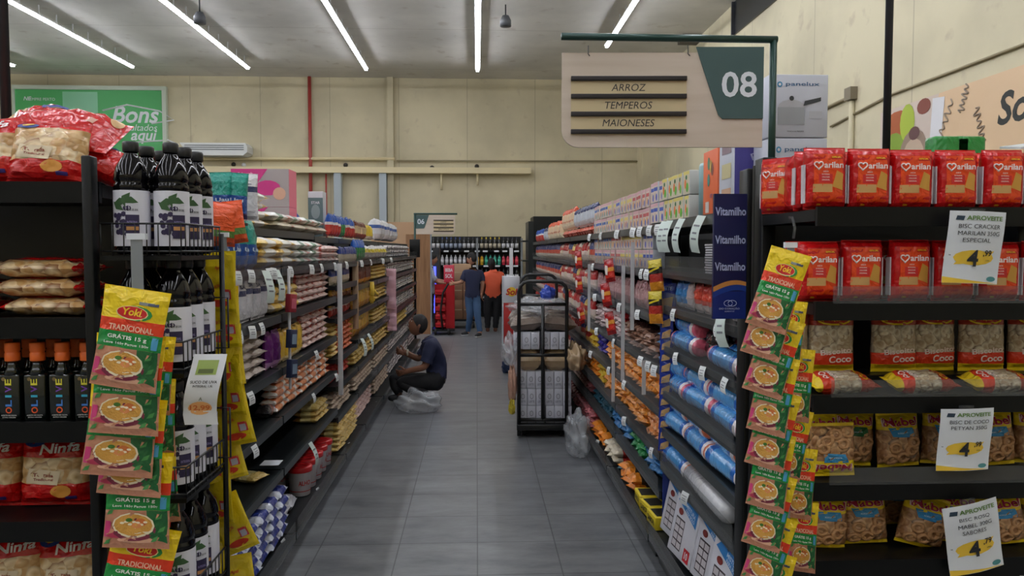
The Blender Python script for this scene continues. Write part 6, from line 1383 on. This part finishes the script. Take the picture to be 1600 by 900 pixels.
# crouching shelf stocker
Y0 = 8.45
J = dict(pel=A(684, 592, Y0), waist=A(685, 572, Y0), chest=A(678, 548, Y0), neck=A(664, 527, Y0), head=A(653, 508, Y0),
         shL=A(673, 541, Y0-.17), elL=A(664, 574, Y0-.22), wrL=A(636, 580, Y0-.2), shR=A(670, 538, Y0+.17), elR=A(655, 562, Y0+.14), wrR=A(634, 551, Y0+.1),
         hipL=A(682, 597, Y0-.1), knL=A(621, 597, Y0-.14), anL=A(668, 618, Y0-.16), toL=A(682, 622, Y0-.16), hipR=A(682, 597, Y0+.1), knR=A(613, 590, Y0+.1), anR=A(624, 616, Y0+.05), toR=A(608, 622, Y0+.02))
base = A(655, 628, Y0); base.z = 0
o = person('crouching person in navy T-shirt and black trousers stocking the left bottom shelves', J, (R(-28), 0, R(-80)), NAVYS, BLKT, SHB, SKIN, {'L': ((-1, 0, -.25), (0, -.2, 1), .7), 'R': ((-1, 0, .15), (0, -.3, 1), .9)}, loc=base, rad=.98)
p = J['wrR']-base+Vector((.02, 0, 0)); MB().lathe([(.036, -.01), (.038, -.008), (.038, .008), (.036, .01)], flat((200, 190, 170)), 16, Matrix.Translation(p) @ Matrix.Rotation(R(90), 4, 'Y')).build('wristband', o)
p = J['chest']-base; MB().box(p.x+.10, p.x+.128, -.06, .02, p.z+.02, p.z+.05, flat((150, 140, 170))).build('shirt_print', o) if False else None
o = tag(crumple('x', .44, .3, .22, WRAP, 11).build('plastic_bag'), 'crumpled clear plastic bag on the floor beside the crouching person', 'bag'); p = A(655, 626, 8.12); o.location = (p.x, 8.05, .001)
MB().tube([(.16, 0, .16), (.2, 0, .19), (.22, .02, .17)], [.01, .006, .004], WRAP, 6).build('twisted_end', o)
# man in navy shirt and jeans
Y0 = 15.2
J = dict(pel=A(738, 462, Y0), waist=A(738, 451, Y0), chest=A(739, 434, Y0), neck=A(738, 418, Y0), head=A(737, 404, Y0),
         shL=A(727, 427, Y0), elL=A(722, 441, Y0-.05), wrL=A(710, 443, Y0+.1), shR=A(751, 426, Y0+.1), elR=A(754, 443, Y0+.05), wrR=A(752, 456, Y0+.1),
         hipL=A(733, 468, Y0), knL=A(735, 492, Y0-.05), anL=A(731, 518, Y0+.1), toL=A(722, 523, Y0+.05), hipR=A(744, 468, Y0), knR=A(746, 493, Y0-.1), anR=A(750, 519, Y0-.15), toR=A(744, 526, Y0-.3))
base = A(738, 525, Y0); base.z = 0
for s in 'LR': J['an'+s].z = .085; J['to'+s].z = .035
person('standing person in navy T-shirt and blue jeans gripping a trolley handle', J, (0, 0, R(-110)), NAVYS, JEAN, SHB, SKIN2, {'L': ((-1, .2, -.1), (0, 0, 1), .8), 'R': ((0, .1, -1), (0, -1, 0), .4)}, extra='soles', loc=base, rad=1.0)
# woman in orange blouse
Y0 = 16.0
J = dict(pel=A(770, 462, Y0), waist=A(770, 452, Y0), chest=A(771, 436, Y0), neck=A(771, 421, Y0), head=A(768, 412, Y0+.04),
         shL=A(759, 431, Y0), elL=A(755, 446, Y0), wrL=A(753, 460, Y0+.02), shR=A(783, 430, Y0), elR=A(787, 444, Y0+.1), wrR=A(784, 455, Y0+.25),
         hipL=A(763, 467, Y0), knL=A(762, 489, Y0), anL=A(762, 511, Y0), toL=A(760, 516, Y0-.1), hipR=A(777, 467, Y0), knR=A(776, 489, Y0), anR=A(774, 511, Y0), toR=A(774, 517, Y0-.1))
base = A(770, 517, Y0); base.z = 0
for s in 'LR': J['an'+s].z = .08; J['to'+s] = J['an'+s]+Vector((0, .16, -.045))
person('standing person with black hair in an orange blouse and black trousers, back turned', J, (0, 0, R(170)), ORS, BLKT, mat('sandal', (120, 70, 50), .6), SKIN, {'L': ((0, .1, -1), (0, 1, 0), .4), 'R': ((0, .8, -.5), (-1, 0, 0), .6)}, hairlen=.5, loc=base, rad=1.12)
# half-hidden person at the wooden panel
Y0 = 16.3
J = dict(pel=A(671, 460, Y0), waist=A(671, 449, Y0), chest=A(671, 432, Y0), neck=A(672, 417, Y0), head=A(676, 405, Y0),
         shL=A(673, 429, Y0-.18), elL=A(682, 441, Y0-.2), wrL=A(697, 443, Y0-.2), shR=A(671, 429, Y0+.18), elR=A(682, 438, Y0+.2), wrR=A(699, 440, Y0+.1),
         hipL=A(671, 465, Y0-.1), knL=A(673, 488, Y0-.1), anL=A(671, 511, Y0-.1), toL=A(679, 513, Y0-.1), hipR=A(671, 465, Y0+.1), knR=A(672, 488, Y0+.1), anR=A(670, 511, Y0+.1), toR=A(677, 513, Y0+.1))
base = A(671, 515, Y0); base.z = 0
for s in 'LR': J['an'+s].z = .085; J['to'+s].z = .035
person('half-hidden person in pale shirt reaching out from behind the wooden panel', J, (0, 0, R(80)), mat('pale_shirt', (176, 182, 200), .8), mat('dark_trousers', (36, 40, 50), .8), SHB, SKIN2, {'L': ((1, 0, 0), (0, 0, 1), .6), 'R': ((1, 0, -.1), (0, 0, 1), .6)}, loc=base, rad=.98)

# ------------------------------------------------------------------ beyond the aisle
RD = mat('red_plastic', (196, 30, 40), .35); PINKR = mat('pink_red', (214, 60, 84), .4)
p = A(697, 515, 15.6); t = thing('red_display_trolley', 'red display trolley with trays beside the person in jeans', 'display trolley', (p.x, 15.6, 0))
wpx = 15.6/1200
MB().box(.0, .17, -.02, .02, .12, 1.02, RD).build('side_panel', t); m = MB().box(-.04, .17, -.03, .0, 1.05, 1.40, PINKR, bev=.01); m.text(planar(-.031, .065, 1.3), 'BEBA', 0, 0, .07, WHITE, .001, w=.15); m.text(planar(-.031, .065, 1.18), 'SOL', 0, 0, .08, WHITE, .001, w=.15); m.build('header_sign', t)
MB().box(-.0, .17, .02, .05, 1.0, 1.1, RD).build('bracket', t)
for k in range(5): MB().box(-.2, -.003, -.18, .25, .15+.165*k, .19+.165*k, RD, bev=.01).box(-.2, -.003, -.19, -.17, .192+.165*k, .245+.165*k, RD, bev=.006).build('tray', t)
MB().box(-.24, .17, .26, .29, .1, 1.0, RD).build('back_panel', t)
MB().box(-.26, .18, -.2, .28, .075, .118, DARK).build('base', t)
for x, y in ((.06, -.22), (-.2, -.22), (.06, .22)): MB().lathe([(0, -.02), (.06, -.02), (.065, 0), (.06, .02), (0, .02)], mat('rubber', (36, 36, 38), .7), 16, Matrix.Translation((x, y, .066)) @ Matrix.Rotation(R(90), 4, 'Y')).build('wheel', t)
MB().tube([(-.06, -.2, .1), (-.1, -.2, .5), (-.05, -.2, .85), (.05, -.2, 1.02), (.16, -.2, 1.04)], .02, DARK, 8).build('handle', t)
for i, (k, x, c) in enumerate(((0, -.1, (206, 70, 60)), (1, -.12, (190, 40, 40)), (2, -.09, (214, 110, 100)), (3, -.1, (180, 36, 40)))):
    o = tag(MB().box(-.07, .07, -.08, .08, 0, .09, film(c), bev=.02).build('red_pack'), 'red pack on tray of the red display trolley, %s tray up' % nth(k), 'pack'); o.location = (p.x+x, 15.6, .192+.165*k)
CB = mat('cardboard', (150, 112, 84), .7); CB2 = mat('cardboard_light', (186, 152, 120), .7)
p = A(722, 515, 16.9)
t = thing('pallet_truck', 'low dark cart carrying brown cardboard boxes behind the person in jeans', 'cart', (p.x, 16.9, 0)); MB().box(-.25, .3, -.25, .35, .16, .2, DARK).build('deck', t)
for x in (-.2, .25): MB().lathe([(0, -.02), (.07, -.02), (.07, .02), (0, .02)], mat('rubber', (36, 36, 38), .7), 14, Matrix.Translation((x, -.2, .08)) @ Matrix.Rotation(R(90), 4, 'Y')).build('wheel', t)
for i, (x0, x1, z0, z1, c) in enumerate(((-.24, .02, .202, .62, CB), (.03, .29, .202, .62, CB), (-.24, .02, .622, 1.04, CB), (.03, .29, .622, 1.04, CB), (-.2, .2, 1.042, 1.4, CB2))):
    o = MB().box(x0, x1, -.24, .3, z0, z1, c, bev=.004); o.box(x0+.02, x1-.02, -.2415, -.2402, (z0+z1)/2-.01, (z0+z1)/2+.01, flat((196, 176, 140))); o = tag(o.build('cardboard_box'), 'brown cardboard box on the far cart, %s' % ['lower, by the red trolley', 'lower, behind the jeans', 'upper, by the red trolley', 'upper, behind the jeans', 'lightest one on top'][i], 'box'); o.location = (p.x, 16.9, 0)
# Sol stand
a = A(787, 541, 13.6); b = A(812, 432, 13.6); W = b.x-a.x; H = b.z
t = thing('beer_display', 'red and white cardboard beer stand reading Sol, beside the trolley', 'display stand', (a.x, 13.6, 0))
m = MB().box(0, W, 0, .3, 0, H*.62, mat('stand_red', (196, 44, 40), .5), bev=.004); m.text(planar(0, W*.5, H*.32), 'CERVEJA', 0, 0, .04, flat((226, 150, 140)), .002, w=W*.55); m.build('red_base', t)
m = MB().box(0, W, 0, .3, H*.62+.001, H, mat('stand_white', (206, 206, 210), .5), bev=.004); f = planar(0, W*.5, H*.78); m.disc(f, .0, 0, .085, .085, flat((232, 190, 50)), .002); m.text(f, 'Sol', 0, 0, .12, flat((200, 40, 36)), .004, bold=.05, shear=.2); m.build('white_top', t)
MB().box(-.02, -.001, -.005, .3, 0, H, flat((196, 200, 206))).build('side_flap', t)
o = tag(MB().box(0, .07, 0, .02, 0, .75, flat((206, 206, 210))).build('poster_board'), 'narrow pale poster board leaning beside the tall black shelf', 'poster'); p = A(796, 410, 15.3); o.location = (p.x, 15.3, 1.0)
tag(MB().box(A(796, 400, 15.35).x, A(796, 400, 15.35).x+.08, 15.33, 15.6, 0, .999, DARK).build('low_stand'), 'dark low stand under the narrow pale poster board', 'stand')
# black box at the end of the left row
p = A(640, 402, 13.66); q = A(656, 374, 13.66)
t = thing('black_screen', 'small black screen at the far end of the left shelf row', 'screen', (p.x, 13.66, 0)); MB().box(0, q.x-p.x, 0, .05, p.z, q.z, BLACK, bev=.005).build('panel', t); MB().box((q.x-p.x)/2-.02, (q.x-p.x)/2+.02, .01, .04, 0, p.z, BLACK).build('stand', t)
# wine shelves
SY = 19.2
x0 = A(655, 400, SY).x; x1 = A(816, 400, SY).x; t = thing('bottle_shelving', 'wall shelving full of wine and drink bottles at the end of the aisle', 'shelving', ((x0+x1)/2, SY, 0)); ox = -(x0+x1)/2
MB().box(x0+ox, x1+ox, .42, .45, 0, 2.05, mat('black_panel', (14, 17, 18), .4)).build('back_panel', t)
LV = (.55, .92, 1.33, 1.70)
for z in LV:
    s_ = MB().box(x0+ox, x1+ox, 0, .419, z-.04, z-.001, BLACK).build('shelf', t); n_ = 10
    for k in range(n_):
        x = x0+ox+(x1-x0)*(k+.5+random.uniform(-.2, .2))/n_; MB().box(x-.06, x+.06, -.006, -.001, z-.045, z-.005, WHITE).build('price_label', s_)
for x in (x0+ox, ox+A(744, 400, SY).x, x1+ox-.04): MB().box(x, x+.05, -.001-.02, -.003, 0, 2.0, flat((130, 134, 138))).build('upright', t)
def wine(key, glass, label, cap, squat=False):
    prof = [(0, 0), (.036, 0), (.038, .01), (.038, .19), (.03, .22), (.014, .245), (.013, .29), (0, .29)] if not squat else [(0, 0), (.034, 0), (.035, .01), (.035, .14), (.028, .17), (.013, .19), (.012, .22), (0, .22)]
    b = MB().lathe(prof, mat('g%s' % key, glass, .2, coat=.4), 12, ms=[mat('g%s' % key, glass, .2, coat=.4)]*(len(prof)-3)+[flat(cap)]*2)
    l = MB().lathe([(.0388, .05), (.0388, .15)], flat(label), 12) if not squat else MB().lathe([(.0358, .03), (.0358, .12)], flat(label), 12)
    h = prof[-1][1]; proto(key, [('wine_bottle' if not squat else 'drink_bottle', b), ('label', l)], .085, .085, h, 'bottle')
wine('wn', (22, 24, 26), (206, 206, 210), (60, 60, 70)); wine('wy', (24, 22, 22), (190, 180, 160), (206, 180, 60)); wine('wr', (30, 16, 20), (200, 80, 60), (30, 30, 34)); wine('wb', (20, 24, 40), (150, 160, 180), (50, 70, 130)); wine('ww', (190, 190, 196), (214, 214, 220), (200, 200, 204), True)
wine('wt', (50, 160, 136), (70, 176, 150), (40, 120, 110), True); wine('wo', (226, 170, 40), (226, 186, 60), (60, 50, 40), True); wine('wp', (206, 50, 80), (226, 80, 90), (60, 20, 30), True)
n_ = 22
for li, (z, wh) in enumerate(((1.70, 'top'), (1.33, 'second'), (.92, 'third'))):
    for k in range(n_):
        u = (k+.5)/n_; x = x0+.08+(x1-x0-.16)*u
        if li == 0: key, w_ = [('wn', 'dark'), ('wb', 'navy capped'), ('wn', 'dark'), ('wy', 'yellow capped'), ('wn', 'dark')][int(u*5)]
        elif li == 1: key, w_ = ('ww', 'clear white') if u < .45 else ('wr', 'red labelled') if u < .55 else ('wo', 'yellow') if u < .62 else ('wt', 'teal') if u < .82 else ('wp', 'red pink')
        else: key, w_ = ('wn', 'dark')
        if li == 2 and u < .4: continue
        put(key, (x, SY+.09, z+.001), (0, 0, 0), '%s bottle, %s along from the wooden panel side, %s shelf of bottles' % (w_, nth(k), wh), 'bottles on the wall shelving', s=1.12 if li == 0 else 1.15)
